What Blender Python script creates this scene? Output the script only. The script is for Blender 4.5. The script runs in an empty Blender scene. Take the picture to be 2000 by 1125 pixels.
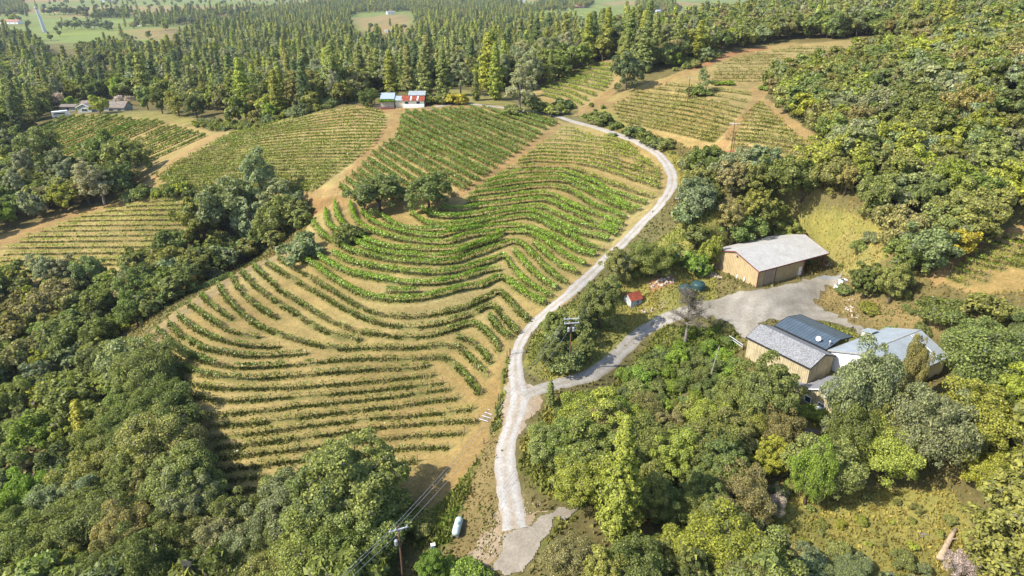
import bpy, math, random
import numpy as np
from mathutils import Vector, kdtree

rad = math.radians
C = bpy.context.scene.collection
scene = bpy.context.scene

# ------------------------------------------------------------------ camera, sky, sun, exposure
FPX, PITCH, CAMZ = 1333.0, rad(25.0), 65.0
cam_d = bpy.data.cameras.new("camera")
cam = bpy.data.objects.new("camera", cam_d)
C.objects.link(cam)
cam.location = (0, 0, CAMZ)
cam.rotation_euler = (rad(90) - PITCH, 0, 0)
cam_d.sensor_width = 36.0
cam_d.lens = 36.0 * FPX / 2000.0
cam_d.clip_start = 1.0
cam_d.clip_end = 20000.0
scene.camera = cam

SUN_EL = rad(43)
SUN_TRAVEL = Vector((0.93, 0.36, 0)).normalized() * math.cos(SUN_EL) + Vector((0, 0, -math.sin(SUN_EL)))
world = bpy.data.worlds.new("World")
scene.world = world
world.use_nodes = True
_nt = world.node_tree
_nt.nodes.clear()
_sky = _nt.nodes.new("ShaderNodeTexSky")
_sky.sky_type = 'NISHITA'
_sky.sun_disc = False
_sky.sun_elevation = SUN_EL
_sky.sun_rotation = math.atan2(-SUN_TRAVEL.x, -SUN_TRAVEL.y)
_bg = _nt.nodes.new("ShaderNodeBackground")
_bg.inputs[1].default_value = 0.15
_wo = _nt.nodes.new("ShaderNodeOutputWorld")
_nt.links.new(_sky.outputs[0], _bg.inputs[0])
_nt.links.new(_bg.outputs[0], _wo.inputs[0])
sun_d = bpy.data.lights.new("sun", 'SUN')
sun_d.energy = 4.2
sun_d.angle = rad(0.5)
sun_d.color = (1.0, 0.95, 0.85)
sun = bpy.data.objects.new("sun", sun_d)
C.objects.link(sun)
sun.location = (-200, -80, 220)
sun.rotation_euler = SUN_TRAVEL.to_track_quat('-Z', 'Y').to_euler()
scene.view_settings.view_transform = 'Standard'
scene.view_settings.look = 'None'
scene.view_settings.exposure = 1.0
scene.view_settings.gamma = 1.0
scene.view_settings.use_curve_mapping = False
scene.cycles.max_bounces = 5
scene.cycles.diffuse_bounces = 3
scene.cycles.glossy_bounces = 2
scene.cycles.transmission_bounces = 3
scene.cycles.transparent_max_bounces = 4
scene.cycles.use_denoising = True

rng = np.random.default_rng(7)

# ------------------------------------------------------------------ terrain: heights known at places seen in the photograph
SP, CP = math.sin(PITCH), math.cos(PITCH)

def rays(px, py):
    px = np.asarray(px, float); py = np.asarray(py, float)
    a = (px - 1000.0) / FPX; b = (562.5 - py) / FPX
    return np.stack([a, CP + b * SP, -SP + b * CP], -1)

def project(X, Y, Z):
    z = np.asarray(Z) - CAMZ
    d = np.asarray(Y) * CP - z * SP
    u = np.asarray(Y) * SP + z * CP
    d = np.where(d < 1.0, 1.0, d)
    return 1000 + FPX * np.asarray(X) / d, 562.5 - FPX * u / d, d

CTRL = """1000,1125,-3 500,1125,-12 0,1125,-20 1500,1125,-4 2000,1125,-6 1000,1000,-2 985,900,-1.5 1010,760,0
780,960,-6.5 600,950,-8.5 200,900,-19 0,900,-22 150,760,-19 120,680,-18 0,700,-18
406,814,-5 590,795,-4.6 800,772,-4.2 880,762,-3.8 425,920,-9 690,888,-6.8 876,876,-5
280,666,-5 370,725,-3.6 510,741,-3.2 720,724,-3 836,716,-3 340,760,-7
428,558,-2.6 500,636,-1.9 700,683,-1.6 890,680,-1.4 954,737,-1.0
660,634,-0.5 800,660,-0.7 900,640,-0.5 976,686,0
544,505,0 650,571,1 780,620,1 900,606,1.1 974,573,1.2 1038,630,1.6
760,530,3.2 880,535,3.2 984,503,3.2 1030,556,3.4 1078,583,3.6
614,442,2.6 712,502,4 856,518,4.1 1000,478,4.2 1108,557,4.6
734,418,5.4 800,450,6 900,452,6 1020,428,6.2 1084,451,6.4 1180,490,6.6
916,386,8.5 1000,372,8.6 1090,370,8.8 1222,429,9
380,560,-11 200,600,-16 0,600,-16 500,465,-11 420,470,-13 600,420,-1 560,470,-5
1092,252,14.6 1200,275,14.2 1290,330,12.7 1300,372,11.7 1110,585,4.4 1060,630,2.3
785,235,15.5 900,212,17 1075,226,16 1000,305,13 910,372,9.5 760,280,13 700,335,8.5 800,340,9.8 650,368,5.5
756,222,16 690,212,16.3 560,238,12.6 440,264,6.8 560,300,8.7 450,320,4.4 350,345,0.6 480,372,1 610,376,3.3 290,352,-2
400,266,4.5 310,238,2.5 200,226,1.5 130,228,-1 30,290,-7 160,290,-4 270,325,-3.5
100,350,-10 0,400,-11 250,405,-7.5 350,402,-6 0,480,-11.5 180,470,-10.5 350,470,-9.5 0,540,-14.5 200,530,-14.5
790,205,16.8 860,205,17
1391,528,5 1474,563,5 1600,530,5.6 1500,600,4.2 1380,605,3.2 1640,530,6.2 1700,645,4 1600,680,3 1470,650,2.6 1560,790,0 1700,750,1
1800,720,3 1840,640,8 1160,720,0.3 1112,727,0.3 1240,590,2.6 1300,560,5 1260,640,1 1200,760,-2 1400,800,-3 1300,950,-4 1600,850,-2
1700,980,-4 1900,1000,-3 1900,850,3
1400,480,10 1500,440,13.5 1660,440,15 1720,500,11.5 1800,560,10.5 1900,520,14 2000,450,18 2000,600,12.5 1900,640,9.5
1430,310,17 1350,330,13.5 1400,285,18 1300,215,19 1210,235,17 1474,200,23.5 1600,310,22.5 1250,178,21.5 1340,205,23
1497,155,26 1420,110,29 1500,95,30.5 1600,92,32 1700,85,34 1780,95,36 1380,165,25
1650,200,29 1800,200,32 2000,200,35 1800,330,22.5 2000,330,24.5 1700,400,18.5 1900,430,18
2000,8,45.5 1820,8,41 1660,8,36.5 2000,60,42 1900,30,41.5 1800,40,39.5 1650,40,36 1500,50,33 1400,60,32.5 1330,80,32 1280,130,27 1195,130,22 1070,180,18.5 1150,100,18
1150,20,-16 1000,130,8 850,150,3 600,150,-6 400,190,-6 300,212,-2 200,190,-8 0,200,-14 100,120,-20 300,100,-18 500,80,-20
700,60,-22 900,60,-20 1100,60,-8 0,60,-28 200,50,-28 400,20,-28 700,15,-28 1000,10,-26 1200,5,-20 0,5,-32 200,5,-32"""
_c = np.array([[float(v) for v in t.split(',')] for t in CTRL.split()])
_r = rays(_c[:, 0], _c[:, 1])
_t = (CAMZ - _c[:, 2]) / -_r[:, 2]
_w = np.stack([_r[:, 0] * _t, _r[:, 1] * _t, _c[:, 2]], -1)
_far = [(4000 * math.sin(a), 4000 * math.cos(a), -20) for a in np.linspace(-1.1, 1.1, 9)]
_far += [(7500 * math.sin(a), 7500 * math.cos(a), 70) for a in np.linspace(-1.1, 1.1, 9)]
_far += [(-90, 20, -20), (-60, -20, -16), (0, 0, -4), (60, -20, -5), (120, 10, -4), (-500, 100, -20), (420, 60, 40), (300, 100, 45)]
_w = np.vstack([_w, np.array(_far)])

def _lp(X, Y):
    Yc = np.maximum(Y, -25.0) + 45.0
    return np.stack([1.3 * np.arctan2(X, Yc), np.log(np.hypot(X, Yc))], -1)

_q = _lp(_w[:, 0], _w[:, 1])
def _phi(d2):
    return np.where(d2 > 1e-12, 0.5 * d2 * np.log(np.maximum(d2, 1e-12)), 0.0)
_n = len(_q)
_K = _phi(((_q[:, None] - _q[None]) ** 2).sum(-1)) + np.eye(_n) * 2e-4
_Pm = np.hstack([np.ones((_n, 1)), _q])
_A = np.block([[_K, _Pm], [_Pm.T, np.zeros((3, 3))]])
_sol = np.linalg.solve(_A, np.concatenate([_w[:, 2], np.zeros(3)]))
_GA = np.linspace(-2.1, 2.1, 420)
_GS = np.linspace(math.log(15), math.log(9000), 520)
_ga, _gs = np.meshgrid(_GA, _GS, indexing='ij')
_H = np.zeros(_ga.size)
_gq = np.stack([_ga.ravel(), _gs.ravel()], -1)
for i in range(0, len(_gq), 20000):
    b = _gq[i:i + 20000]
    _H[i:i + 20000] = _phi(((b[:, None] - _q[None]) ** 2).sum(-1)) @ _sol[:_n] + _sol[_n] + b @ _sol[_n + 1:]
_H = _H.reshape(_ga.shape)

def height(X, Y):
    q = _lp(np.asarray(X, float), np.asarray(Y, float))
    fa = np.clip((q[..., 0] - _GA[0]) / (_GA[1] - _GA[0]), 0, len(_GA) - 1.001)
    fs = np.clip((q[..., 1] - _GS[0]) / (_GS[1] - _GS[0]), 0, len(_GS) - 1.001)
    ia = fa.astype(int); js = fs.astype(int); u = fa - ia; v = fs - js
    return (_H[ia, js] * (1 - u) * (1 - v) + _H[ia + 1, js] * u * (1 - v) + _H[ia, js + 1] * (1 - u) * v + _H[ia + 1, js + 1] * u * v)

_T = np.exp(np.linspace(math.log(35), math.log(8000), 900))
def ground(px, py):
    """points on the ground under places given in photo coordinates"""
    px = np.atleast_1d(np.asarray(px, float)); py = np.atleast_1d(np.asarray(py, float))
    r = rays(px, py)
    out = np.zeros((len(px), 3))
    for k in range(0, len(px), 400):
        rr = r[k:k + 400]
        P = rr[:, None, :] * _T[None, :, None]
        dz = P[..., 2] + CAMZ - height(P[..., 0], P[..., 1])
        hit = (dz < 0)
        i = np.where(hit.any(1), hit.argmax(1), len(_T) - 1); i = np.maximum(i, 1)
        n = np.arange(len(rr))
        d0, d1 = dz[n, i - 1], dz[n, i]
        f = np.clip(d0 / (d0 - d1 + 1e-9), 0, 1)
        t = _T[i - 1] + f * (_T[i] - _T[i - 1])
        p = rr * t[:, None]
        p[:, 2] = height(p[:, 0], p[:, 1])
        out[k:k + 400] = p
    return out

def G(px, py):
    return ground([px], [py])[0]

def inpoly(px, py, poly):
    px = np.asarray(px); py = np.asarray(py)
    c = np.zeros(px.shape, bool)
    n = len(poly)
    for i in range(n):
        x1, y1 = poly[i]; x2, y2 = poly[(i + 1) % n]
        if y1 == y2: continue
        c ^= ((y1 > py) != (y2 > py)) & (px < (x2 - x1) * (py - y1) / (y2 - y1) + x1)
    return c

def pts(s):
    return [tuple(float(v) for v in t.split(',')) for t in s.split()]

def smooth(poly, n):
    """Catmull-Rom through poly, resampled to n points by arc length"""
    p = np.array(poly, float)
    if len(p) > 2:
        e = np.vstack([2 * p[0] - p[1], p, 2 * p[-1] - p[-2]])
        res = []
        for i in range(len(p) - 1):
            t = np.linspace(0, 1, 9)[:-1, None]
            a, b, c, d = e[i], e[i + 1], e[i + 2], e[i + 3]
            res.append(0.5 * (2 * b + (c - a) * t + (2 * a - 5 * b + 4 * c - d) * t ** 2 + (3 * b - a - 3 * c + d) * t ** 3))
        res.append(p[-1:]); p = np.vstack(res)
    s = np.concatenate([[0], np.cumsum(np.linalg.norm(np.diff(p, axis=0), axis=1))])
    t = np.linspace(0, s[-1], n)
    return np.stack([np.interp(t, s, p[:, k]) for k in range(p.shape[1])], -1)

def vnoise(X, Y, scale, seed=0):
    """cheap value noise"""
    x = np.asarray(X) / scale + 1000.3 + seed * 17.1; y = np.asarray(Y) / scale + 1000.7 + seed * 31.7
    ix = np.floor(x).astype(np.int64); iy = np.floor(y).astype(np.int64)
    u = x - ix; v = y - iy; u = u * u * (3 - 2 * u); v = v * v * (3 - 2 * v)
    def h(a, b):
        n = (a * 374761393 + b * 668265263 + seed * 974711) & 0xffffffff
        n = ((n ^ (n >> 13)) * 1274126177) & 0xffffffff
        return ((n ^ (n >> 16)) & 0xffff) / 65535.0
    return (h(ix, iy) * (1 - u) + h(ix + 1, iy) * u) * (1 - v) + (h(ix, iy + 1) * (1 - u) + h(ix + 1, iy + 1) * u) * v

# ------------------------------------------------------------------ mesh helpers
def mesh_np(name, V, F, attrs=None, colors=None, mats=(), midx=None, smooth_sh=False):
    """V (n,3); F (m,k) all faces k corners; attrs {name: per face float}; colors {name: per vertex rgb}"""
    V = np.asarray(V, np.float32); F = np.asarray(F, np.int32)
    me = bpy.data.meshes.new(name)
    me.vertices.add(len(V)); me.vertices.foreach_set("co", V.ravel())
    k = F.shape[1]
    me.loops.add(F.size); me.loops.foreach_set("vertex_index", F.ravel())
    me.polygons.add(len(F))
    me.polygons.foreach_set("loop_start", np.arange(0, F.size, k, dtype=np.int32))
    me.polygons.foreach_set("loop_total", np.full(len(F), k, np.int32))
    for m in mats: me.materials.append(m)
    if midx is not None: me.polygons.foreach_set("material_index", np.asarray(midx, np.int32))
    if smooth_sh: me.polygons.foreach_set("use_smooth", np.ones(len(F), bool))
    me.update(calc_edges=True)
    for an, av in (attrs or {}).items():
        a = me.attributes.new(an, 'FLOAT', 'FACE'); a.data.foreach_set("value", np.asarray(av, np.float32))
    for an, av in (colors or {}).items():
        a = me.attributes.new(an, 'FLOAT_COLOR', 'POINT')
        av = np.asarray(av, np.float32)
        a.data.foreach_set("color", np.hstack([av, np.ones((len(av), 1), np.float32)]).ravel())
    return me

def link(name, me, parent=None, loc=None):
    o = bpy.data.objects.new(name, me)
    C.objects.link(o)
    if parent is not None: o.parent = parent
    if loc is not None: o.location = loc
    return o

def tag(o, label=None, cat=None, group=None, kind=None):
    if label: o["label"] = label
    if cat: o["category"] = cat
    if group: o["group"] = group
    if kind: o["kind"] = kind
    return o

def empty(name, loc, rz=0.0, label=None, cat=None, group=None):
    o = bpy.data.objects.new(name, None)
    C.objects.link(o)
    o.location = loc; o.rotation_euler = (0, 0, rz); o.empty_display_size = 0.5
    return tag(o, label, cat, group)

class MB:
    """collects boxes, prisms and tubes into ONE mesh"""
    def __init__(s): s.v = []; s.f = []
    def add(s, vs, fs):
        b = len(s.v); s.v += [tuple(map(float, q)) for q in vs]; s.f += [tuple(b + i for i in f) for f in fs]; return s
    def box(s, x0, x1, y0, y1, z0, z1):
        return s.add([(x0, y0, z0), (x1, y0, z0), (x1, y1, z0), (x0, y1, z0), (x0, y0, z1), (x1, y0, z1), (x1, y1, z1), (x0, y1, z1)],
                     [(0, 3, 2, 1), (4, 5, 6, 7), (0, 1, 5, 4), (1, 2, 6, 5), (2, 3, 7, 6), (3, 0, 4, 7)])
    def prism(s, poly, d):
        """poly: list of 3-D points (planar), extruded by vector d"""
        n = len(poly); d = Vector(d)
        a = [Vector(p) for p in poly]; b = [p + d for p in a]
        return s.add(a + b, [tuple(range(n))[::-1], tuple(range(n, 2 * n))] + [(i, (i + 1) % n, n + (i + 1) % n, n + i) for i in range(n)])
    def tube(s, path, radii, n=6, cap=True):
        P = [Vector(p) for p in path]
        if not hasattr(radii, '__len__'): radii = [radii] * len(P)
        rings = []
        for i, p in enumerate(P):
            t = (P[min(i + 1, len(P) - 1)] - P[max(i - 1, 0)]).normalized()
            a = Vector((1, 0, 0)) if abs(t.x) < 0.8 else Vector((0, 1, 0))
            u = t.cross(a).normalized(); w = t.cross(u)
            rings.append([p + (u * math.cos(2 * math.pi * k / n) + w * math.sin(2 * math.pi * k / n)) * radii[i] for k in range(n)])
        fs = []
        for i in range(len(P) - 1):
            for k in range(n):
                fs.append((i * n + k, i * n + (k + 1) % n, (i + 1) * n + (k + 1) % n, (i + 1) * n + k))
        if cap: fs += [tuple(range(n))[::-1], tuple((len(P) - 1) * n + k for k in range(n))]
        return s.add([q for r in rings for q in r], fs)
    def lathe(s, prof, n=20, c=(0, 0, 0)):
        vs = [(c[0] + r * math.cos(2 * math.pi * k / n), c[1] + r * math.sin(2 * math.pi * k / n), c[2] + z) for r, z in prof for k in range(n)]
        m = len(prof)
        fs = [(i * n + k, i * n + (k + 1) % n, (i + 1) * n + (k + 1) % n, (i + 1) * n + k) for i in range(m - 1) for k in range(n)]
        fs += [tuple(range(n))[::-1], tuple((m - 1) * n + k for k in range(n))]
        return s.add(vs, fs)
    def mesh(s, name, mat, sm=False):
        me = bpy.data.meshes.new(name); me.from_pydata(s.v, [], s.f); me.materials.append(mat)
        if sm: me.polygons.foreach_set("use_smooth", [True] * len(me.polygons))
        me.update(); return me
    def build(s, name, mat, parent=None, sm=False):
        return link(name, s.mesh(name, mat, sm), parent)

# ------------------------------------------------------------------ materials
def newmat(name):
    m = bpy.data.materials.new(name); m.use_nodes = True
    nt = m.node_tree; nt.nodes.clear()
    out = nt.nodes.new("ShaderNodeOutputMaterial")
    return m, nt, out

def nd(nt, typ, **kw):
    n = nt.nodes.new(typ)
    for k, v in kw.items():
        if k == 'ins':
            for i, x in v.items(): n.inputs[i].default_value = x
        else: setattr(n, k, v)
    return n

def mixc(nt, a, b, fac, mode='MIX'):
    n = nt.nodes.new("ShaderNodeMix"); n.data_type = 'RGBA'; n.blend_type = mode
    for sock, v in ((n.inputs[6], a), (n.inputs[7], b), (n.inputs[0], fac)):
        if hasattr(v, 'is_output'): nt.links.new(v, sock)
        elif isinstance(v, (int, float)): sock.default_value = v
        else: sock.default_value = (*v, 1) if len(v) == 3 else v
    return n.outputs[2]

def noise(nt, scale, detail=4, rough=0.6, coord='Object', stretch=None):
    tc = nt.nodes.new("ShaderNodeTexCoord")
    src = tc.outputs[coord]
    if stretch:
        mp = nt.nodes.new("ShaderNodeMapping"); mp.inputs['Scale'].default_value = stretch
        nt.links.new(src, mp.inputs[0]); src = mp.outputs[0]
    n = nd(nt, "ShaderNodeTexNoise", ins={'Scale': scale, 'Detail': detail, 'Roughness': rough})
    nt.links.new(src, n.inputs['Vector'])
    return n.outputs[0]

def ramp(nt, fac, stops):
    r = nt.nodes.new("ShaderNodeValToRGB")
    e = r.color_ramp.elements
    while len(e) < len(stops): e.new(0.5)
    for i, (p, c) in enumerate(stops):
        e[i].position = p; e[i].color = (*c, 1) if len(c) == 3 else c
    nt.links.new(fac, r.inputs[0])
    return r.outputs[0]

def principled(nt, out, col, rough=0.8, metal=0.0, spec=0.3, bump=None, bstr=0.3, bdist=0.05):
    p = nt.nodes.new("ShaderNodeBsdfPrincipled")
    if hasattr(col, 'is_output'): nt.links.new(col, p.inputs['Base Color'])
    else: p.inputs['Base Color'].default_value = (*col, 1)
    p.inputs['Roughness'].default_value = rough; p.inputs['Metallic'].default_value = metal
    p.inputs['Specular IOR Level'].default_value = spec
    if bump is not None:
        b = nd(nt, "ShaderNodeBump", ins={'Strength': bstr, 'Distance': bdist})
        nt.links.new(bump, b.inputs['Height']); nt.links.new(b.outputs[0], p.inputs['Normal'])
    nt.links.new(p.outputs[0], out.inputs[0])
    return p

def plain(name, col, rough=0.7, metal=0.0, var=0.25, scale=3.0, bstr=0.15, spec=0.3, stretch=None):
    m, nt, out = newmat(name)
    n = noise(nt, scale, 5, 0.65, stretch=stretch)
    lo = tuple(c * (1 - var) for c in col); hi = tuple(min(1, c * (1 + var)) for c in col)
    principled(nt, out, ramp(nt, n, [(0.3, lo), (0.7, hi)]), rough, metal, spec, n, bstr)
    return m

def leafmat(name, trans=0.25, lo=0.62, hi=1.35, gloss=0.04, twig=0.0):
    """leaf colour = the plant's own tint times a random value per leaf"""
    m, nt, out = newmat(name)
    t = nd(nt, "ShaderNodeAttribute", attribute_type='INSTANCER', attribute_name='tint')
    v = nd(nt, "ShaderNodeAttribute", attribute_type='GEOMETRY', attribute_name='leafv')
    mr = nd(nt, "ShaderNodeMapRange", ins={3: lo, 4: hi})
    nt.links.new(v.outputs['Fac'], mr.inputs[0])
    comb = nt.nodes.new("ShaderNodeCombineColor")
    for i, k in enumerate((1.0, 1.0, 1.0)): nt.links.new(mr.outputs[0], comb.inputs[i])
    col = mixc(nt, t.outputs['Color'], comb.outputs[0], 1.0, 'MULTIPLY')
    # older leaves a little browner, fresh ones yellower
    col = mixc(nt, col, mixc(nt, col, (1.18, 1.08, 0.75), 1.0, 'MULTIPLY'), v.outputs['Fac'])
    gt = nd(nt, "ShaderNodeMath", operation='GREATER_THAN'); gt.inputs[1].default_value = 1.0 - twig; nt.links.new(v.outputs['Fac'], gt.inputs[0])
    col = mixc(nt, col, (.17, .145, .12), gt.outputs[0])
    d = nt.nodes.new("ShaderNodeBsdfDiffuse"); nt.links.new(col, d.inputs[0])
    tr = nt.nodes.new("ShaderNodeBsdfTranslucent")
    nt.links.new(mixc(nt, col, (1.15, 1.25, 0.6), 1.0, 'MULTIPLY'), tr.inputs[0])
    ms = nt.nodes.new("ShaderNodeMixShader"); ms.inputs[0].default_value = trans
    nt.links.new(d.outputs[0], ms.inputs[1]); nt.links.new(tr.outputs[0], ms.inputs[2])
    g = nd(nt, "ShaderNodeBsdfGlossy", ins={'Roughness': 0.45})
    ms2 = nt.nodes.new("ShaderNodeMixShader"); ms2.inputs[0].default_value = gloss
    nt.links.new(ms.outputs[0], ms2.inputs[1]); nt.links.new(g.outputs[0], ms2.inputs[2])
    nt.links.new(ms2.outputs[0], out.inputs[0])
    return m

def leaf_quads(cen, nrm, size, rg, aspect=0.75):
    """irregular leaf-sprig faces: centres, normals, sizes -> vertices, faces"""
    n = len(cen)
    nrm = nrm / (np.linalg.norm(nrm, axis=1, keepdims=True) + 1e-9)
    a = rg.normal(size=(n, 3))
    u = np.cross(nrm, a); u /= np.linalg.norm(u, axis=1, keepdims=True) + 1e-9
    w = np.cross(nrm, u)
    s = np.asarray(size).reshape(-1, 1)
    j = rg.uniform(0.7, 1.25, (n, 4, 1))
    bend = rg.uniform(-0.25, 0.25, (n, 1)) * s
    V = np.stack([cen + u * s * j[:, 0], cen + w * s * aspect * j[:, 1] + nrm * bend, cen - u * s * j[:, 2], cen - w * s * aspect * j[:, 3] + nrm * bend], 1)
    F = np.arange(4 * n).reshape(n, 4)
    return V.reshape(-1, 3), F
# ------------------------------------------------------------------ vine rows traced on the ground (photo coordinates)
def fan(keys, counts, conv=None, n=40):
    """rows interpolated between traced rows"""
    ks = []
    for k in keys:
        p = np.array(pts(k))
        if conv: p = np.stack([conv[0] + p[:, 0] / conv[2], conv[1] + p[:, 1] / conv[2]], -1)
        ks.append(smooth(p, n))
    out = []
    for i in range(len(ks) - 1):
        for j in range(counts[i] + 1):
            t = j / (counts[i] + 1); out.append(ks[i] * (1 - t) + ks[i + 1] * t)
    out.append(ks[-1])
    return out

def ends(L, R, n=24):
    return [smooth([a, b], n) for a, b in zip(L, R)]

Z9 = (900, 240, 5.0); ZJ = (1300, 60, 5.0); ZK = (1040, 90, 5.0)
ROWS = {}
ROWS['crest'] = fan(["960,70 1100,85 1250,135 1400,150 1560,200 1650,235", "740,250 900,250 1100,258 1300,270 1500,310 1700,370 1850,430 1940,470",
                     "560,400 700,380 900,390 1100,400 1300,440 1500,500 1700,570 1950,650",
                     "450,450 700,440 900,440 1050,450 1200,500 1400,580 1600,650 1880,740"], [3, 3, 0], Z9)
lush = ["340,540 500,510 700,490 900,490 1000,500 1100,530 1190,560 1350,620 1450,690 1620,740 1810,800",
        "220,610 400,570 600,550 800,540 950,540 1100,580 1320,670 1500,760 1650,840 1760,860",
        "140,670 300,640 500,610 700,590 900,580 1050,600 1150,650 1300,720 1450,800 1680,890",
        "80,730 250,700 450,680 650,650 800,640 950,650 1080,690 1200,760 1330,840 1610,945",
        "60,790 230,770 450,740 620,720 780,710 900,730 1000,780 1080,820 1250,890 1400,950 1590,1015",
        "-200,845 0,860 200,830 400,810 600,780 780,770 900,800 980,840 1150,920 1350,1010 1570,1065",
        "-390,850 -250,925 -50,935 170,910 300,880 500,860 680,840 800,850 880,890 1050,960 1200,1020 1400,1070 1530,1110",
        "-490,890 -320,1000 -200,1020 0,1010 200,970 420,900 600,880 700,890 860,960 1000,1030 1150,1090 1450,1160",
        "-830,890 -700,980 -600,1030 -500,1050 -350,1070 -260,1065 0,1055 250,990 450,960 600,940 750,970 920,1055 1100,1140 1250,1220 1400,1250",
        "-970,870 -880,970 -750,1035 -650,1060 -550,1090 -400,1120 -220,1130 -50,1085 200,1055 400,1030 560,1030 700,1060 850,1120 1000,1190 1150,1270 1310,1310",
        "-1080,790 -1050,900 -1000,990 -900,1060 -760,1110 -640,1145 -500,1175 -300,1195 -130,1195 25,1140 180,1110 400,1090 620,1090 800,1160 950,1270 1100,1360 1220,1410",
        "-1230,790 -1200,920 -1150,1000 -1080,1080 -1000,1130 -860,1190 -720,1230 -600,1245 -400,1260 -200,1257 50,1240 180,1200 350,1125 440,1085",
        "700,1180 800,1270 950,1400 1140,1490"]
ROWS['lush'] = [smooth(np.array([(900 + a / 5, 240 + b / 5) for a, b in pts(k)]), 60) for k in lush]
ROWS['lush'] += [smooth(pts(k), 60) for k in [
    "636,412 638,428 644,444 662,456 680,468 700,478 720,489 740,496 770,500 800,503 850,507 890,501 920,488 960,476 982,468",
    "612,438 630,462 660,480 686,494 712,502 732,506 760,512 800,516 856,518 890,514 930,501 980,483 1000,477 1014,479 1028,488 1040,502 1054,514 1062,524 1080,540 1095,550 1108,557",
    "650,497 670,509 700,519 728,525 760,530 800,535 840,538 880,535 920,525 960,513 984,503 996,518 1012,540 1028,556 1044,566 1060,576 1078,583",
    "1004,492 1016,508 1030,524 1046,540 1058,550 1070,558 1088,568",
    "618,502 640,517 670,531 700,541 740,548 780,555 820,558 860,556 900,548 940,535 978,528",
    "578,504 600,514 620,526 640,541 664,555 690,570 720,582 750,588 780,590 820,588 860,578 900,568 940,562 960,552 980,546 1000,558 1020,574 1040,587 1066,597",
    "755,571 790,574 820,572", "576,476 590,488 606,502 622,482"]]
ROWS['lush'].pop()
ROWS['terrace'] = [smooth(pts(k), 60) for k in [
    "544,505 560,516 580,528 600,540 625,556 650,571 680,588 710,604 740,615 780,620 820,620 860,615 900,606 930,594 960,580 974,573 996,592 1012,610 1028,624 1038,630",
    "520,514 540,528 560,540 580,552 600,564 630,580 660,598 690,614 720,628 760,637 800,641 840,638 880,630 920,616 950,603 966,603 982,622 998,640 1014,654",
    "496,520 510,535 530,552 550,570 575,586 600,601 630,620 660,634 690,646 720,653 760,658 800,660 840,658 870,650 900,640 920,635 940,641 956,658 970,676 977,687",
    "956,620 966,634 980,650 1000,664",
    "472,532 490,552 510,570 540,592 570,610 600,630 630,646 660,658 690,664 706,667",
    "454,541 464,560 480,580 500,598 520,612 544,623",
    "428,558 440,580 455,598 475,618 500,636 530,650 560,660 600,672 640,680 670,684 700,683 760,681 800,681 860,677 896,681 910,694 930,714 954,737",
    "892,660 920,670 940,686 960,712",
    "394,578 410,594 430,610 456,626",
    "370,596 390,612 420,632 450,648 480,656 508,660",
    "348,618 370,636 400,654 430,666 460,674 490,678 520,680 548,680",
    "330,634 350,655 370,667 400,684 440,692 480,697 530,697 600,693",
    "306,648 330,666 360,688 390,704 420,713 460,719 510,719 570,715 620,711 680,705 740,703 800,702 850,700 876,704 896,722 916,744 940,772",
    "280,666 310,690 340,714 370,725 410,735 460,741 510,741 570,736 620,732 720,724 800,720 836,716"]]
ROWS['lower'] = [smooth(pts(k), 50) for k in [
    "340,742 390,755 440,760 520,760 570,758 620,755 680,750 760,743 850,735", "358,770 430,784 510,782 590,776 720,765 800,757 866,750",
    "406,814 490,806 590,795 640,789 720,782 800,772 880,762", "410,833 500,828 600,815 720,801 800,792 896,781",
    "412,858 500,848 600,834 720,820 810,814 924,802", "420,878 550,862 630,852 730,838 830,830 936,825",
    "422,897 550,883 640,872 720,862 800,855 908,848", "425,920 550,905 620,896 690,888 770,880 876,876",
    "430,940 550,929 625,920 750,908 816,904", "440,962 550,953 620,948 700,938"]]
_L = "664,364 675,350 688,340 698,332 708,322 718,312 728,300 740,293 749,284 760,278 772,270 777,260 780,250 780,238 783,228 792,220 808,219 824,218 844,216 862,215 878,214 897,212 916,210 942,210 985,218 1030,226"
_R = "712,398 728,392 750,388 780,390 812,392 838,392 862,390 890,384 910,372 922,364 936,355 948,346 958,340 970,330 980,322 990,315 998,308 1012,300 1022,294 1030,286 1040,278 1048,272 1058,264 1068,254 1080,247 1089,243"
ROWS['hilltop'] = ends(pts(_L), pts(_R))
ROWS['west'] = fan(["450,264 560,238 690,214 750,221", "400,289 540,262 660,252 755,250", "345,320 450,306 600,296 722,294",
                    "305,345 450,335 580,332 668,332", "345,372 480,373 612,374"], [5, 6, 5, 5])
_t = pts("128,229 147,228 166,227 184,227 200,227 216,227 230,228 242,231 258,233 266,238 279,236 292,235 310,236 320,240 332,246 346,248 356,253 366,254 378,258 390,260 402,266")
_l = [(a, b + 0) for a, b in _t]
ROWS['ranch'] = []
for i, (a, b) in enumerate(_t):
    sl = 0.40 + 0.002 * i
    ln = min(165, (303 + 0.08 * a - b) / sl) if i > 2 else (75, 100, 140)[i]
    ROWS['ranch'].append(smooth([(a - ln, b + sl * ln), (a - ln / 2, b + sl * ln / 2 + 1.0), (a, b)], 24))
_g = [(385, 320, 344), (393, 288, 348), (402.5, 248, 354), (411.5, 206, 355), (421.5, 156, 355), (431, 132, 353), (441, 112, 355), (451, 80, 354), (462, 52, 352), (472, 40, 348),
      (484, 14, 328), (496, 8, 304), (509, 0, 288), (519, -10, 248), (530, -20, 200), (542, -20, 80)]
ROWS['valley'] = [smooth([(a, y + 2), ((a + b) / 2, y), (b, y - 1)], 24) for y, a, b in _g]
ROWS['ridge'] = fan(["1300,166 1360,172 1420,180 1466,187", "1240,180 1300,187 1380,197 1452,214", "1196,208 1270,222 1350,237 1420,253", "1212,236 1290,253 1350,267 1394,277"], [1, 4, 3])
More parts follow.
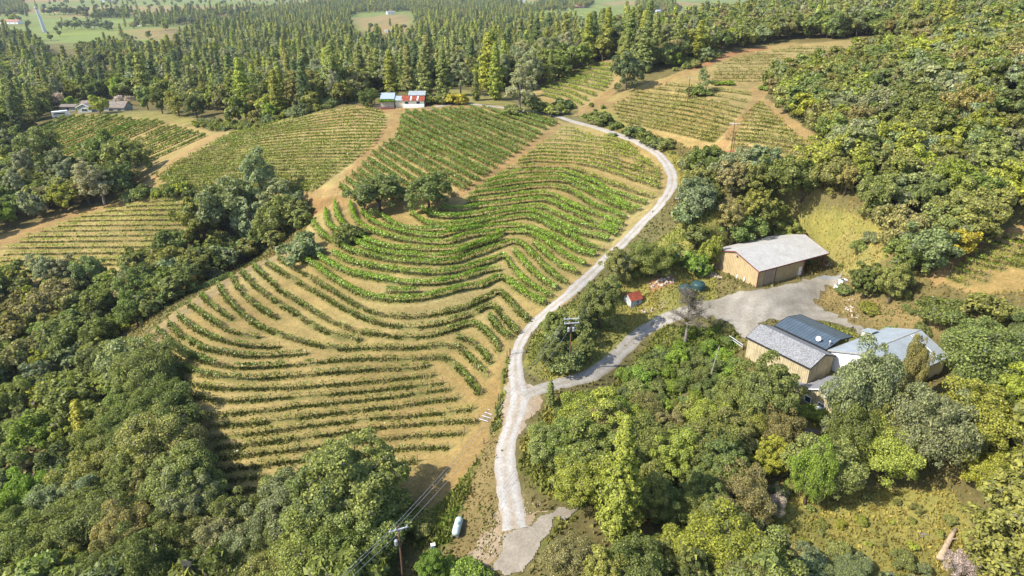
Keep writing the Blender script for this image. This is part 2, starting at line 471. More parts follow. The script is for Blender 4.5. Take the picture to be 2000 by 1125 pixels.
ROWS['ridge'] += fan(["1476,203 1494,207", "1444,236 1490,239 1536,247", "1418,272 1500,281 1592,297", "1440,300 1500,306 1594,316"], [4, 4, 1])
ROWS['top'] = [smooth([(a, 60 + v / 5), ((a + b) / 2, 60 + v / 5 + .6), (b, 60 + v / 5)], 24) for v, a, b in
               [(175, 1540, 1740), (205, 1500, 1690), (235, 1475, 1540), (232, 1565, 1660), (255, 1450, 1535), (268, 1590, 1640), (290, 1425, 1530), (325, 1412, 1525), (360, 1400, 1522), (395, 1394, 1515), (430, 1394, 1506), (465, 1394, 1502), (492, 1390, 1496)]]
ROWS['pocket'] = fan(["530,195 640,190 780,200", "330,290 560,300 780,345", "150,330 400,370 700,440", "90,400 330,450 540,540", "90,480 300,540 420,620"], [2, 2, 1, 1], ZK)
ROWS['east'] = [smooth(pts(k), 30) for k in ["1957,464 2010,474", "1943,473 2010,490", "1930,483 2010,506", "1912,494 2010,519", "1896,504 2006,524", "1882,512 1960,528", "1868,522 1932,540", "1857,530 1924,551", "1852,542 1890,558"]]

ROWW = {}        # rows on the ground
for blk, rs in ROWS.items():
    L = []
    for r in rs:
        w = ground(r[:, 0], r[:, 1])
        # drop jumps (a row may leave the visible ground for a moment)
        d = np.linalg.norm(np.diff(w[:, :2], axis=0), axis=1)
        med = np.median(d) + 1e-6
        cut = np.where(d > 6 * med + 2)[0]
        segs = np.split(w, cut + 1)
        w = max(segs, key=len)
        if len(w) < 3: continue
        ln = np.linalg.norm(np.diff(w[:, :2], axis=0), axis=1).sum()
        w = smooth(w[:, :2], max(6, int(ln / 0.5)))
        L.append(np.column_stack([w, height(w[:, 0], w[:, 1])]))
    ROWW[blk] = L

# ------------------------------------------------------------------ land cover (what grows or lies on the ground, by place)
AREAS = [  # (name, polygon)
    ('meadow', "0,0 2000,0 2000,40 1350,60 1000,45 700,62 560,30 420,10 330,60 340,80 200,95 60,80 0,75"),
    ('dry', "690,34 800,28 800,64 720,66 690,50"), ('dry', "250,54 345,60 345,80 270,78 250,66"), ('green', "85,62 200,54 190,72 90,72"),
    ('dry', "160,126 290,140 290,160 160,150"),
    ('dry', "1150,36 1320,28 1320,44 1160,50"),
    ('soil', "20,300 110,250 130,222 290,228 420,258 440,258 560,232 690,206 760,212 980,205 1100,236 1190,252 1285,290 1318,345 1290,400 1200,500 1110,590 1040,640 995,700 985,770 985,830 960,890 900,950 820,1010 700,1000 560,985 430,980 395,860 330,760 262,680 340,610 430,550 560,492 600,470 590,400 480,385 280,385 270,350 200,330 60,330"),
    ('soil', "-40,470 200,400 360,372 380,470 300,545 -40,560"),
    ('soil', "1040,180 1100,140 1210,112 1215,160 1130,215 1060,215"),
    ('soil', "1130,220 1200,185 1300,150 1400,112 1500,88 1700,76 1780,92 1650,130 1500,140 1480,190 1540,240 1640,300 1610,325 1440,330 1380,300 1250,255 1190,225"),
    ('soil', "1810,540 1850,505 1940,460 2060,440 2060,560 1900,580"),
    ('dirt', "300,345 345,305 400,270 440,256 436,266 405,286 350,322 290,360"),
    ('dirt', "570,392 590,376 650,364 690,320 735,270 765,230 768,216 785,216 780,245 752,280 708,330 680,360 640,396 590,404"),
    ('dirt', "850,395 905,366 945,342 1000,304 1050,268 1090,240 1102,246 1060,278 1005,318 950,354 900,386 866,404"),
    ('dirt', "690,205 740,212 800,206 860,204 930,204 945,210 900,212 800,218 756,222"),
    ('dirt', "1120,225 1150,200 1196,172 1204,178 1180,200 1210,196 1250,178 1300,156 1350,134 1390,120 1398,126 1340,146 1290,166 1230,192 1190,206 1140,225"),
    ('redsoil', "1350,132 1395,112 1440,98 1500,92 1500,96 1440,106 1400,122 1360,138"),
    ('redsoil', "1690,80 1760,82 1790,94 1700,86"),
    ('dirt', "1395,290 1420,256 1450,220 1470,196 1460,172 1488,172 1500,146 1508,146 1500,180 1484,206 1456,238 1430,272 1415,292"),
    ('dirt', "1484,196 1500,192 1530,216 1560,240 1600,270 1630,296 1624,312 1590,320 1600,300 1560,268 1520,234"),
    ('dirt', "1810,545 1850,508 1900,480 1950,452 2040,434 2040,446 1960,462 1920,486 1876,510 1850,536 1830,560"),
    ('redsoil', "1400,296 1440,290 1500,310 1500,326 1420,330 1400,345"),
    ('dirt', "-20,470 40,448 100,424 160,408 230,396 240,402 170,416 100,440 40,466 -20,496"),
    ('path', "255,690 330,622 400,572 470,528 560,488 600,470 606,478 560,500 480,536 410,584 340,636 290,690"),
    ('brown', "880,738 960,720 985,700 984,770 970,810 950,880 900,945 840,985 780,985 830,930 900,890 930,830 930,800"),
    ('brown', "600,390 690,380 760,400 600,420 590,400"),
    ('weeds', "984,700 996,700 980,780 976,830 950,900 920,960 890,1010 880,1060 800,1080 780,1050 830,1010 900,940 950,870 966,800"),
    ('weeds', "1000,1125 1080,1010 1118,985 1060,970 1015,920 1020,860 1060,800 1100,770 1180,770 1240,700 1290,640 1440,640 1440,690 1300,800 1160,980"),
    ('rough', "905,1000 940,880 965,840 975,900 978,980 985,1090 950,1125 900,1125 880,1080"),
    ('grass', "1040,660 1080,620 1110,600 1150,560 1250,500 1310,450 1370,400 1400,400 1420,480 1400,530 1400,590 1340,606 1290,620 1250,645 1210,682 1180,706 1130,735 1090,750 1050,740 1020,715"),
    ('grass', "1380,470 1480,420 1640,410 1720,440 1740,500 1680,520 1640,520 1560,460 1440,480"),
    ('rough', "1415,470 1440,440 1480,440 1490,470 1440,478"), ('redsoil', "1265,550 1310,535 1320,555 1270,572"),
    ('golden', "1610,505 1650,450 1730,460 1720,520 1680,540 1640,535"),
    ('rough', "1580,580 1650,545 1700,580 1800,600 1850,640 1800,660 1710,650 1640,620"),
    ('grass', "1560,625 1650,640 1690,655 1700,700 1580,690 1500,640"),
    ('grass', "1440,800 1540,790 1640,810 1660,840 1560,860 1500,860"),
    ('grass', "1480,980 1640,950 1860,960 1900,1040 1840,1125 1480,1125"),
    ('grass', "1180,210 1215,235 1290,280 1340,320 1345,370 1330,380 1300,300 1240,264 1160,240 1130,228"),
    ('golden', "880,200 990,206 1040,215 1000,200 930,180 850,170 850,196"),
    ('golden', "200,222 300,214 420,240 400,250 300,232"),
]
AREAS = [(a, pts(p)) for a, p in AREAS]
COVER = {'floor': (0.150, 0.125, 0.050), 'meadow': (0.18, 0.215, 0.06), 'dry': (0.27, 0.20, 0.085), 'green': (0.19, 0.23, 0.055), 'soil': (0.30, 0.226, 0.090),
         'dirt': (0.30, 0.20, 0.085), 'redsoil': (0.33, 0.165, 0.075), 'path': (0.25, 0.185, 0.09), 'brown': (0.27, 0.162, 0.065), 'weeds': (0.16, 0.155, 0.045),
         'rough': (0.21, 0.155, 0.065), 'grass': (0.23, 0.205, 0.058), 'golden': (0.235, 0.205, 0.068)}

# ------------------------------------------------------------------ the ground: one sheet, fine near the farm, out past the horizon
def lines(a, b, core, lo, hi, g=1.07):
    c = list(np.arange(a, b + 1e-6, core))
    st = core; x = b
    while x < hi: st = min(st * g, 160); x += st; c.append(x)
    st = core; x = a; pre = []
    while x > lo: st = min(st * g, 160); x -= st; pre.append(x)
    return np.array(pre[::-1] + c)
gx = lines(-110, 95, 0.55, -5200, 5200); gy = lines(58, 300, 0.6, -260, 8200)
GX, GY = np.meshgrid(gx, gy, indexing='ij')
GZ = height(GX, GY)
bump = (vnoise(GX, GY, 6, 1) - 0.5) * 0.22 + (vnoise(GX, GY, 2.2, 2) - 0.5) * 0.09
GZ = GZ + bump
# level pads cut into the slope for the buildings
for (ox, oy, dg, x0, x1, y0, y1, z, bl) in ((50.9, 129.0, 28.5, -1, 23.5, -2.5, 13.5, 4.95, 5.0), (42.3, 106.9, -56, -.5, 13, -1, 8.2, 1.3, 3.0), (60.3, 92.4, 30, -.5, 16.5, -.5, 13, 2.2, 4.0)):
    ca, sa = math.cos(rad(dg)), math.sin(rad(dg))
    lx = (GX - ox) * ca + (GY - oy) * sa; ly = -(GX - ox) * sa + (GY - oy) * ca
    dd = np.hypot(np.maximum(np.maximum(x0 - lx, lx - x1), 0), np.maximum(np.maximum(y0 - ly, ly - y1), 0))
    w = np.clip(1 - dd / bl, 0, 1); w = w * w * (3 - 2 * w)
    GZ = GZ * (1 - w) + (z + .15 * bump) * w

def gz(X, Y):
    """height of the finished ground sheet"""
    X = np.asarray(X, float); Y = np.asarray(Y, float)
    i = np.clip(np.searchsorted(gx, X) - 1, 0, len(gx) - 2); j = np.clip(np.searchsorted(gy, Y) - 1, 0, len(gy) - 2)
    u = (X - gx[i]) / (gx[i + 1] - gx[i]); v = (Y - gy[j]) / (gy[j + 1] - gy[j])
    return GZ[i, j] * (1 - u) * (1 - v) + GZ[i + 1, j] * u * (1 - v) + GZ[i, j + 1] * (1 - u) * v + GZ[i + 1, j + 1] * u * v

def land(X, Y, Z):
    px, py, d = project(X, Y, Z)
    infr = d > 20
    jx = px + (vnoise(X, Y, 3.1, 5) - 0.5) * 9 * (120 / np.maximum(d, 60)); jy = py + (vnoise(X, Y, 3.7, 6) - 0.5) * 6 * (120 / np.maximum(d, 60))
    col = np.zeros(X.shape + (3,)); col[:] = COVER['floor']
    ids = np.zeros(X.shape, int)
    for k, (a, poly) in enumerate(AREAS):
        xs = [p[0] for p in poly]; ys = [p[1] for p in poly]
        m = infr & (jx > min(xs)) & (jx < max(xs)) & (jy > min(ys)) & (jy < max(ys))
        idx = np.where(m)
        if not len(idx[0]): continue
        s = inpoly(jx[idx], jy[idx], poly)
        idx = tuple(q[s] for q in idx)
        col[idx] = COVER[a]; ids[idx] = k + 1
    return col, ids

gcol, gid = land(GX, GY, GZ)
# far land is a patchwork of fields beyond the traced areas
fd = np.hypot(GX, GY)
fm = (fd > 1900)
fp = vnoise(GX, GY, 260, 11)
gcol[fm] = np.where((fp[fm] > 0.5)[:, None], COVER['meadow'], COVER['dry'])
# strips under the vines and mown straw between them
kd_pts = np.vstack([r for L in ROWW.values() for r in L])
kd = kdtree.KDTree(len(kd_pts))
for i, p in enumerate(kd_pts): kd.insert((p[0], p[1], 0), i)
kd.balance()
soil_ids = [k + 1 for k, (a, p) in enumerate(AREAS) if a in ('soil', 'brown')]
sel = np.where(np.isin(gid, soil_ids))
dist = np.array([kd.find((x, y, 0))[2] for x, y in zip(GX[sel], GY[sel])])
c = gcol[sel]
n1 = vnoise(GX[sel], GY[sel], 9, 21); n2 = vnoise(GX[sel], GY[sel], 2.0, 22); n3 = vnoise(GX[sel], GY[sel], 25, 23)
straw = np.array((0.42, 0.328, 0.142)); brown = np.array((0.27, 0.185, 0.068)); gstrip = np.array((0.14, 0.145, 0.04))
sfac = np.clip(1 - np.abs(dist - 1.35) / 0.6, 0, 1) * (0.35 + 0.65 * n1)
c = c * (1 - sfac[:, None] * .8) + straw * sfac[:, None] * .8
bfac = np.clip((n3 - 0.45) * 2.2, 0, 0.75) * (dist > 0.6)
c = c * (1 - bfac[:, None]) + brown * bfac[:, None]
gf = np.clip(1.35 - dist / (0.55 + 0.35 * n2), 0, 1) * (0.55 + 0.45 * n1)
c = c * (1 - gf[:, None]) + gstrip * gf[:, None]
gcol[sel] = c
v1 = vnoise(GX, GY, 4.5, 31); v2 = vnoise(GX, GY, 1.3, 32); v3 = vnoise(GX, GY, 40, 33)
gcol *= 0.92 * (0.78 + 0.28 * v1 + 0.16 * v2)[..., None]
gcol[..., 0] *= 0.93 + 0.14 * v3; gcol[..., 2] *= 1.05 - 0.1 * v3

m, nt, out = newmat("ground_cover")
at = nd(nt, "ShaderNodeAttribute", attribute_type='GEOMETRY', attribute_name='cover')
n1 = noise(nt, 1.8, 8, 0.72); n2 = noise(nt, 0.35, 5, 0.6); n3 = noise(nt, 9.0, 4, 0.7)
f1 = ramp(nt, n1, [(0.25, (0.55, 0.56, 0.55)), (0.5, (1, 1, 1)), (0.78, (1.38, 1.32, 1.22))])
f2 = ramp(nt, n2, [(0.3, (0.82, 0.86, 0.8)), (0.7, (1.12, 1.08, 1.06))])
f3 = ramp(nt, n3, [(0.3, (0.72, 0.72, 0.72)), (0.7, (1.2, 1.2, 1.2))])
cc = mixc(nt, at.outputs['Color'], f1, 1.0, 'MULTIPLY'); cc = mixc(nt, cc, f2, 1.0, 'MULTIPLY'); cc = mixc(nt, cc, f3, 1.0, 'MULTIPLY')
principled(nt, out, cc, 0.95, 0, 0.1, n1, 0.7, 0.25)
M_ground = m
nx, ny = GX.shape
I = np.arange(nx * ny).reshape(nx, ny)
GF = np.stack([I[:-1, :-1], I[1:, :-1], I[1:, 1:], I[:-1, 1:]], -1).reshape(-1, 4)
me = mesh_np("ground", np.stack([GX, GY, GZ], -1).reshape(-1, 3), GF, colors={'cover': gcol.reshape(-1, 3)}, mats=[M_ground], smooth_sh=True)
tag(link("ground", me), kind='structure')

# ------------------------------------------------------------------ roads: draped sheets
paved = np.zeros(GX.shape, bool)
def pave(X, Y):
    i = np.clip(np.round(np.interp(X, gx, np.arange(len(gx)))).astype(int), 0, len(gx) - 1); j = np.clip(np.round(np.interp(Y, gy, np.arange(len(gy)))).astype(int), 0, len(gy) - 1)
    paved[i.ravel(), j.ravel()] = True
def gravelmat(name, base, track, edge):
    m, nt, out = newmat(name)
    at = nd(nt, "ShaderNodeAttribute", attribute_type='GEOMETRY', attribute_name='cover')
    n1 = noise(nt, 2.2, 8, 0.75); n2 = noise(nt, 0.4, 4, 0.6); n3 = noise(nt, 14, 3, 0.7)
    f = mixc(nt, ramp(nt, n1, [(0.28, (0.68, 0.66, 0.64)), (0.72, (1.25, 1.24, 1.22))]), ramp(nt, n2, [(0.3, (0.88, 0.86, 0.83)), (0.7, (1.1, 1.1, 1.1))]), 1.0, 'MULTIPLY')
    f = mixc(nt, f, ramp(nt, n3, [(0.3, (0.8, 0.8, 0.8)), (0.7, (1.18, 1.18, 1.18))]), 1.0, 'MULTIPLY')
    principled(nt, out, mixc(nt, at.outputs['Color'], f, 1.0, 'MULTIPLY'), 0.95, 0, 0.15, n1, 0.5, 0.08)
    return m
M_gravel = gravelmat("gravel", 0, 0, 0)

def road(name, spec, colf, lift=0.05, cross=13, step=0.6, seed=1):
    """spec: photo points 'x,y,width in m'; colf(side -1..1, along, noise) -> rgb"""
    s = np.array(pts(spec)); w = ground(s[:, 0], s[:, 1])
    q = np.column_stack([w[:, :2], s[:, 2]])
    ln = np.linalg.norm(np.diff(q[:, :2], axis=0), axis=1).sum()
    q = smooth(q, max(8, int(ln / step)))
    t = np.gradient(q[:, :2], axis=0); t /= np.linalg.norm(t, axis=1, keepdims=True) + 1e-9
    nrm = np.stack([-t[:, 1], t[:, 0]], -1)
    k = np.linspace(-1, 1, cross)
    al = np.arange(len(q)) * step
    wob = 1 + 0.22 * (vnoise(al, al * 0, 3.0, seed) - 0.5) + 0.22 * (vnoise(al, al * 0, 1.1, seed + 3) - 0.5)
    wob2 = 1 + 0.22 * (vnoise(al, al * 0, 3.3, seed + 7) - 0.5) + 0.22 * (vnoise(al, al * 0, 1.2, seed + 9) - 0.5)
    wd = np.where(k[None] < 0, wob[:, None], wob2[:, None]) * q[:, 2:3] / 2
    XY = q[:, None, :2] + nrm[:, None] * (k[None, :, None] * wd[..., None])
    Z = gz(XY[..., 0], XY[..., 1]) + lift - 0.10 * np.abs(k)[None] ** 6
    n = vnoise(XY[..., 0], XY[..., 1], 2.0, seed + 20)
    for kk in np.linspace(-.95, .95, 9): pave(np.interp(kk, k, np.arange(cross)) * 0 + q[:, 0] + nrm[:, 0] * kk * q[:, 2] / 2, q[:, 1] + nrm[:, 1] * kk * q[:, 2] / 2)
    col = colf(np.broadcast_to(k[None], n.shape), np.broadcast_to(al[:, None], n.shape), n)
    I = np.arange(len(q) * cross).reshape(len(q), cross)
    F = np.stack([I[:-1, :-1], I[:-1, 1:], I[1:, 1:], I[1:, :-1]], -1).reshape(-1, 4)[:, ::-1]
    V = np.concatenate([XY, Z[..., None]], -1).reshape(-1, 3)
    me = mesh_np(name, V, F, colors={'cover': col.reshape(-1, 3)}, mats=[M_gravel], smooth_sh=True)
    return tag(link(name, me), kind='structure')

def gravelcol(base=(0.40, 0.375, 0.335), tan=(0.29, 0.215, 0.135), tr=1.15, mid=0.55):
    base = np.array(base); tan = np.array(tan)
    def f(k, al, n):
        ed = np.clip((np.abs(k) - 0.72) * 4 + (n - 0.5) * 1.2, 0, 1); ce = np.clip(1 - np.abs(k) * 4, 0, 1) * mid * (0.4 + n)
        m = np.clip(ed * 0.8 + ce, 0, 1)[..., None]
        wheel = np.exp(-((np.abs(k) - 0.45) / 0.2) ** 2)[..., None]
        return (base * (1 + (tr - 1) * wheel)) * (1 - m) + tan * m
    return f
road("gravel_road", "1005,1034,4.4 1000,1000,4.2 993,960,3.9 987,925,3.7 987,890,3.4 991,860,3.4 1001,830,3.8 1010,800,4.3 1014,775,4.4 1009,745,3.4 1006,715,2.9 1011,685,2.6 1020,662,2.5 1036,640,2.7 1064,612,3.0 1104,580,3.0 1143,545,2.9 1182,508,2.9 1217,474,2.9 1252,438,3.0 1286,404,3.1 1308,372,3.3 1313,348,3.2 1305,325,3.2 1290,306,3.0 1270,291,2.9 1245,277,2.8 1215,266,2.7 1190,258,2.6 1165,250,2.6 1130,240,2.6 1100,231,2.6 1075,225,2.6 1045,220,2.6 1000,213,2.6 960,208,2.6 915,203,2.6 890,203,2.6 850,208,3",
     gravelcol((0.30, 0.288, 0.268)), seed=2)
road("side_road", "1022,775,2.4 1050,762,3.0 1090,751,2.8 1130,741,2.8 1160,728,2.9 1190,708,2.9 1215,684,2.9 1240,661,3.0 1265,641,3.1 1300,622,3.4 1335,612,3.8 1380,600,5.0",
     gravelcol((0.27, 0.255, 0.225), mid=0.3), lift=0.065, seed=5)

def patch(name, poly, colf, lift=0.06, res=0.22, edge=0.7, mat=None, solid=True):
    """a sheet draped on the ground inside a photo polygon"""
    w = ground([p[0] for p in poly], [p[1] for p in poly])
    x0, y0 = w[:, :2].min(0); x1, y1 = w[:, :2].max(0)
    xs = np.arange(x0 - 1, x1 + 1, res); ys = np.arange(y0 - 1, y1 + 1, res)
    X, Y = np.meshgrid(xs, ys, indexing='ij')
    ins = inpoly(X + (vnoise(X, Y, 1.3, 41) - .5) * edge * 2, Y + (vnoise(X, Y, 1.5, 42) - .5) * edge * 2, [tuple(p[:2]) for p in w])
    fi = ins[:-1, :-1] & ins[1:, :-1] & ins[1:, 1:] & ins[:-1, 1:]
    I = np.arange(X.size).reshape(X.shape)
    F = np.stack([I[:-1, :-1], I[1:, :-1], I[1:, 1:], I[:-1, 1:]], -1)[fi]
    Z = gz(X, Y) + lift
    V = np.stack([X, Y, Z], -1).reshape(-1, 3)
    use, inv = np.unique(F, return_inverse=True)
    if solid: pave(V[use, 0], V[use, 1])
    col = colf(X, Y).reshape(-1, 3)
    me = mesh_np(name, V[use], inv.reshape(-1, 4), colors={'cover': col[use]}, mats=[mat or M_gravel], smooth_sh=True)
    return tag(link(name, me), kind='structure')

def yardcol(a, b, s=6, seed=50):
    a = np.array(a); b = np.array(b)
    def f(X, Y):
        n = (0.6 * vnoise(X, Y, s, seed) + 0.4 * vnoise(X, Y, s / 4, seed + 1))[..., None]
        sw = 0.5 + 0.5 * np.sin((np.hypot(X - 62, Y - 112) * 2.1 + 3 * vnoise(X, Y, 7, seed + 2)))[..., None]
        return (a * n + b * (1 - n)) * (0.93 + 0.14 * sw)
    return f
patch("gravel_yard", pts("1345,606 1375,588 1420,576 1470,568 1540,562 1590,546 1622,530 1645,527 1646,536 1640,548 1615,568 1592,590 1615,606 1660,628 1700,644 1692,652 1640,634 1590,624 1530,624 1480,632 1500,650 1455,668 1432,655 1425,634 1390,622 1350,620"),
      yardcol((0.285, 0.265, 0.23), (0.22, 0.20, 0.16)), lift=0.085)
patch("road_apron", pts("984,1040 1000,1034 1032,1024 1070,1006 1112,982 1124,984 1118,996 1092,1022 1060,1056 1040,1095 1020,1125 955,1125 968,1090 980,1060"),
      yardcol((0.235, 0.205, 0.165), (0.27, 0.24, 0.195), 4), lift=0.11, edge=0.9)
patch("house_driveway", pts("1540,852 1570,839 1620,828 1660,822 1700,820 1700,836 1650,836 1600,850 1562,860"), yardcol((0.22, 0.19, 0.16), (0.2, 0.17, 0.14), 4), lift=0.06)
patch("junction_gravel", pts("984,760 996,730 1022,740 1036,748 1052,770 1060,786 1050,800 1034,822 1020,846 1005,850 985,850 982,800"),
      yardcol((0.29, 0.265, 0.225), (0.28, 0.205, 0.125), 2.5), lift=0.035)
patch("gravel_shoulder", pts("985,1000 1010,1000 1050,1000 1110,985 1060,1005 1020,1030 985,1040 975,1080 960,1110 930,1125 925,1100 950,1050 965,1010"),
      yardcol((0.28, 0.235, 0.17), (0.25, 0.18, 0.105), 2.0), lift=0.03, edge=1.4, solid=False)
# ------------------------------------------------------------------ vine rows
M_vine = leafmat("vine_leaf", 0.35, 0.6, 1.45)
M_grassleaf = leafmat("grass_blade", 0.3, 0.6, 1.5, 0.02)
M_vinewood = plain("vine_wood", (0.075, 0.055, 0.038), 0.9)
M_stake = plain("weathered_stake", (0.15, 0.11, 0.085), 0.9)
# block: (description, leaf tint, leaves per metre, leaf size, gap chance, canopy half width, bottom, top, grass tufts per metre)
BLK = {
    'crest': ("vine row with leafy gaps on the crest beside the bend of the gravel road", (0.135, 0.165, 0.022), 24, .27, .34, .36, .75, 1.5, 12),
    'lush': ("bright green vine row winding across the middle of the vineyard", (0.105, 0.165, 0.014), 52, .25, .08, .42, .70, 1.65, 9),
    'terrace': ("curving vine row on the grassy lower terraces", (0.085, 0.115, 0.017), 20, .24, .22, .28, .6, 1.35, 22),
    'lower': ("sparse vine row at the foot of the vineyard", (0.10, 0.125, 0.02), 11, .22, .38, .26, .65, 1.3, 20),
    'hilltop': ("dense hedge like vine row below the red roofed cottage", (0.080, 0.120, 0.016), 44, .27, .04, .34, .35, 1.5, 20),
    'west': ("level vine row on the slope left of the cottage", (0.115, 0.140, 0.017), 15, .30, .28, .32, .5, 1.4, 10),
    'ranch': ("straight vine row below the long grey ranch house", (0.105, 0.155, 0.016), 34, .32, .06, .36, .4, 1.5, 10),
    'valley': ("level vine row in the low block at the left edge", (0.150, 0.185, 0.018), 15, .25, .25, .34, .7, 1.35, 9),
    'ridge': ("thin young vine row on the dry slope right of the road bend", (0.115, 0.125, 0.022), 13, .28, .28, .30, .4, 1.25, 14),
    'top': ("short young vine row along the top of the ridge", (0.10, 0.115, 0.022), 9, .32, .35, .30, .4, 1.3, 8),
    'pocket': ("vine row in the small plot behind the big grey pine", (0.115, 0.150, 0.018), 20, .34, .15, .36, .5, 1.5, 6),
    'east': ("vine row on the sandy slope at the right edge", (0.115, 0.150, 0.016), 16, .25, .22, .34, .6, 1.3, 12)}
ORD = ["first", "second", "third", "fourth", "fifth", "sixth", "seventh", "eighth", "ninth", "tenth", "eleventh", "twelfth", "thirteenth", "fourteenth", "fifteenth",
       "sixteenth", "seventeenth", "eighteenth", "nineteenth", "twentieth", "twenty-first", "twenty-second", "twenty-third", "twenty-fourth", "twenty-fifth",
       "twenty-sixth", "twenty-seventh", "twenty-eighth", "twenty-ninth", "thirtieth", "thirty-first", "thirty-second", "thirty-third", "thirty-fourth"]
tuft_V, tuft_F, tuft_n, tuft_a, tuft_c = [], [], 0, [], []
def add_tufts(X, Y, hgt, wid, rg, tint):
    """grass blades: narrow upright faces leaning in all directions"""
    global tuft_n
    n = len(X)
    if not n: return
    Z = gz(X, Y)
    a = rg.uniform(0, 2 * np.pi, n); h = hgt * rg.uniform(.5, 1.3, n); w = wid * rg.uniform(.6, 1.4, n)
    lx = rg.normal(0, .3, n) * h; ly = rg.normal(0, .3, n) * h
    dx, dy = np.cos(a) * w / 2, np.sin(a) * w / 2
    V = np.stack([np.stack([X - dx, Y - dy, Z - .03], -1), np.stack([X + dx, Y + dy, Z - .03], -1),
                  np.stack([X + dx * .45 + lx, Y + dy * .45 + ly, Z + h], -1), np.stack([X - dx * .45 + lx, Y - dy * .45 + ly, Z + h * .9], -1)], 1)
    tuft_V.append(V.reshape(-1, 3)); tuft_F.append(np.arange(4 * n).reshape(n, 4) + tuft_n); tuft_n += 4 * n
    tuft_a.append(rg.uniform(0, 1, n)); tuft_c.append(np.repeat(np.broadcast_to(np.asarray(tint, float), (n, 3)), 4, 0))

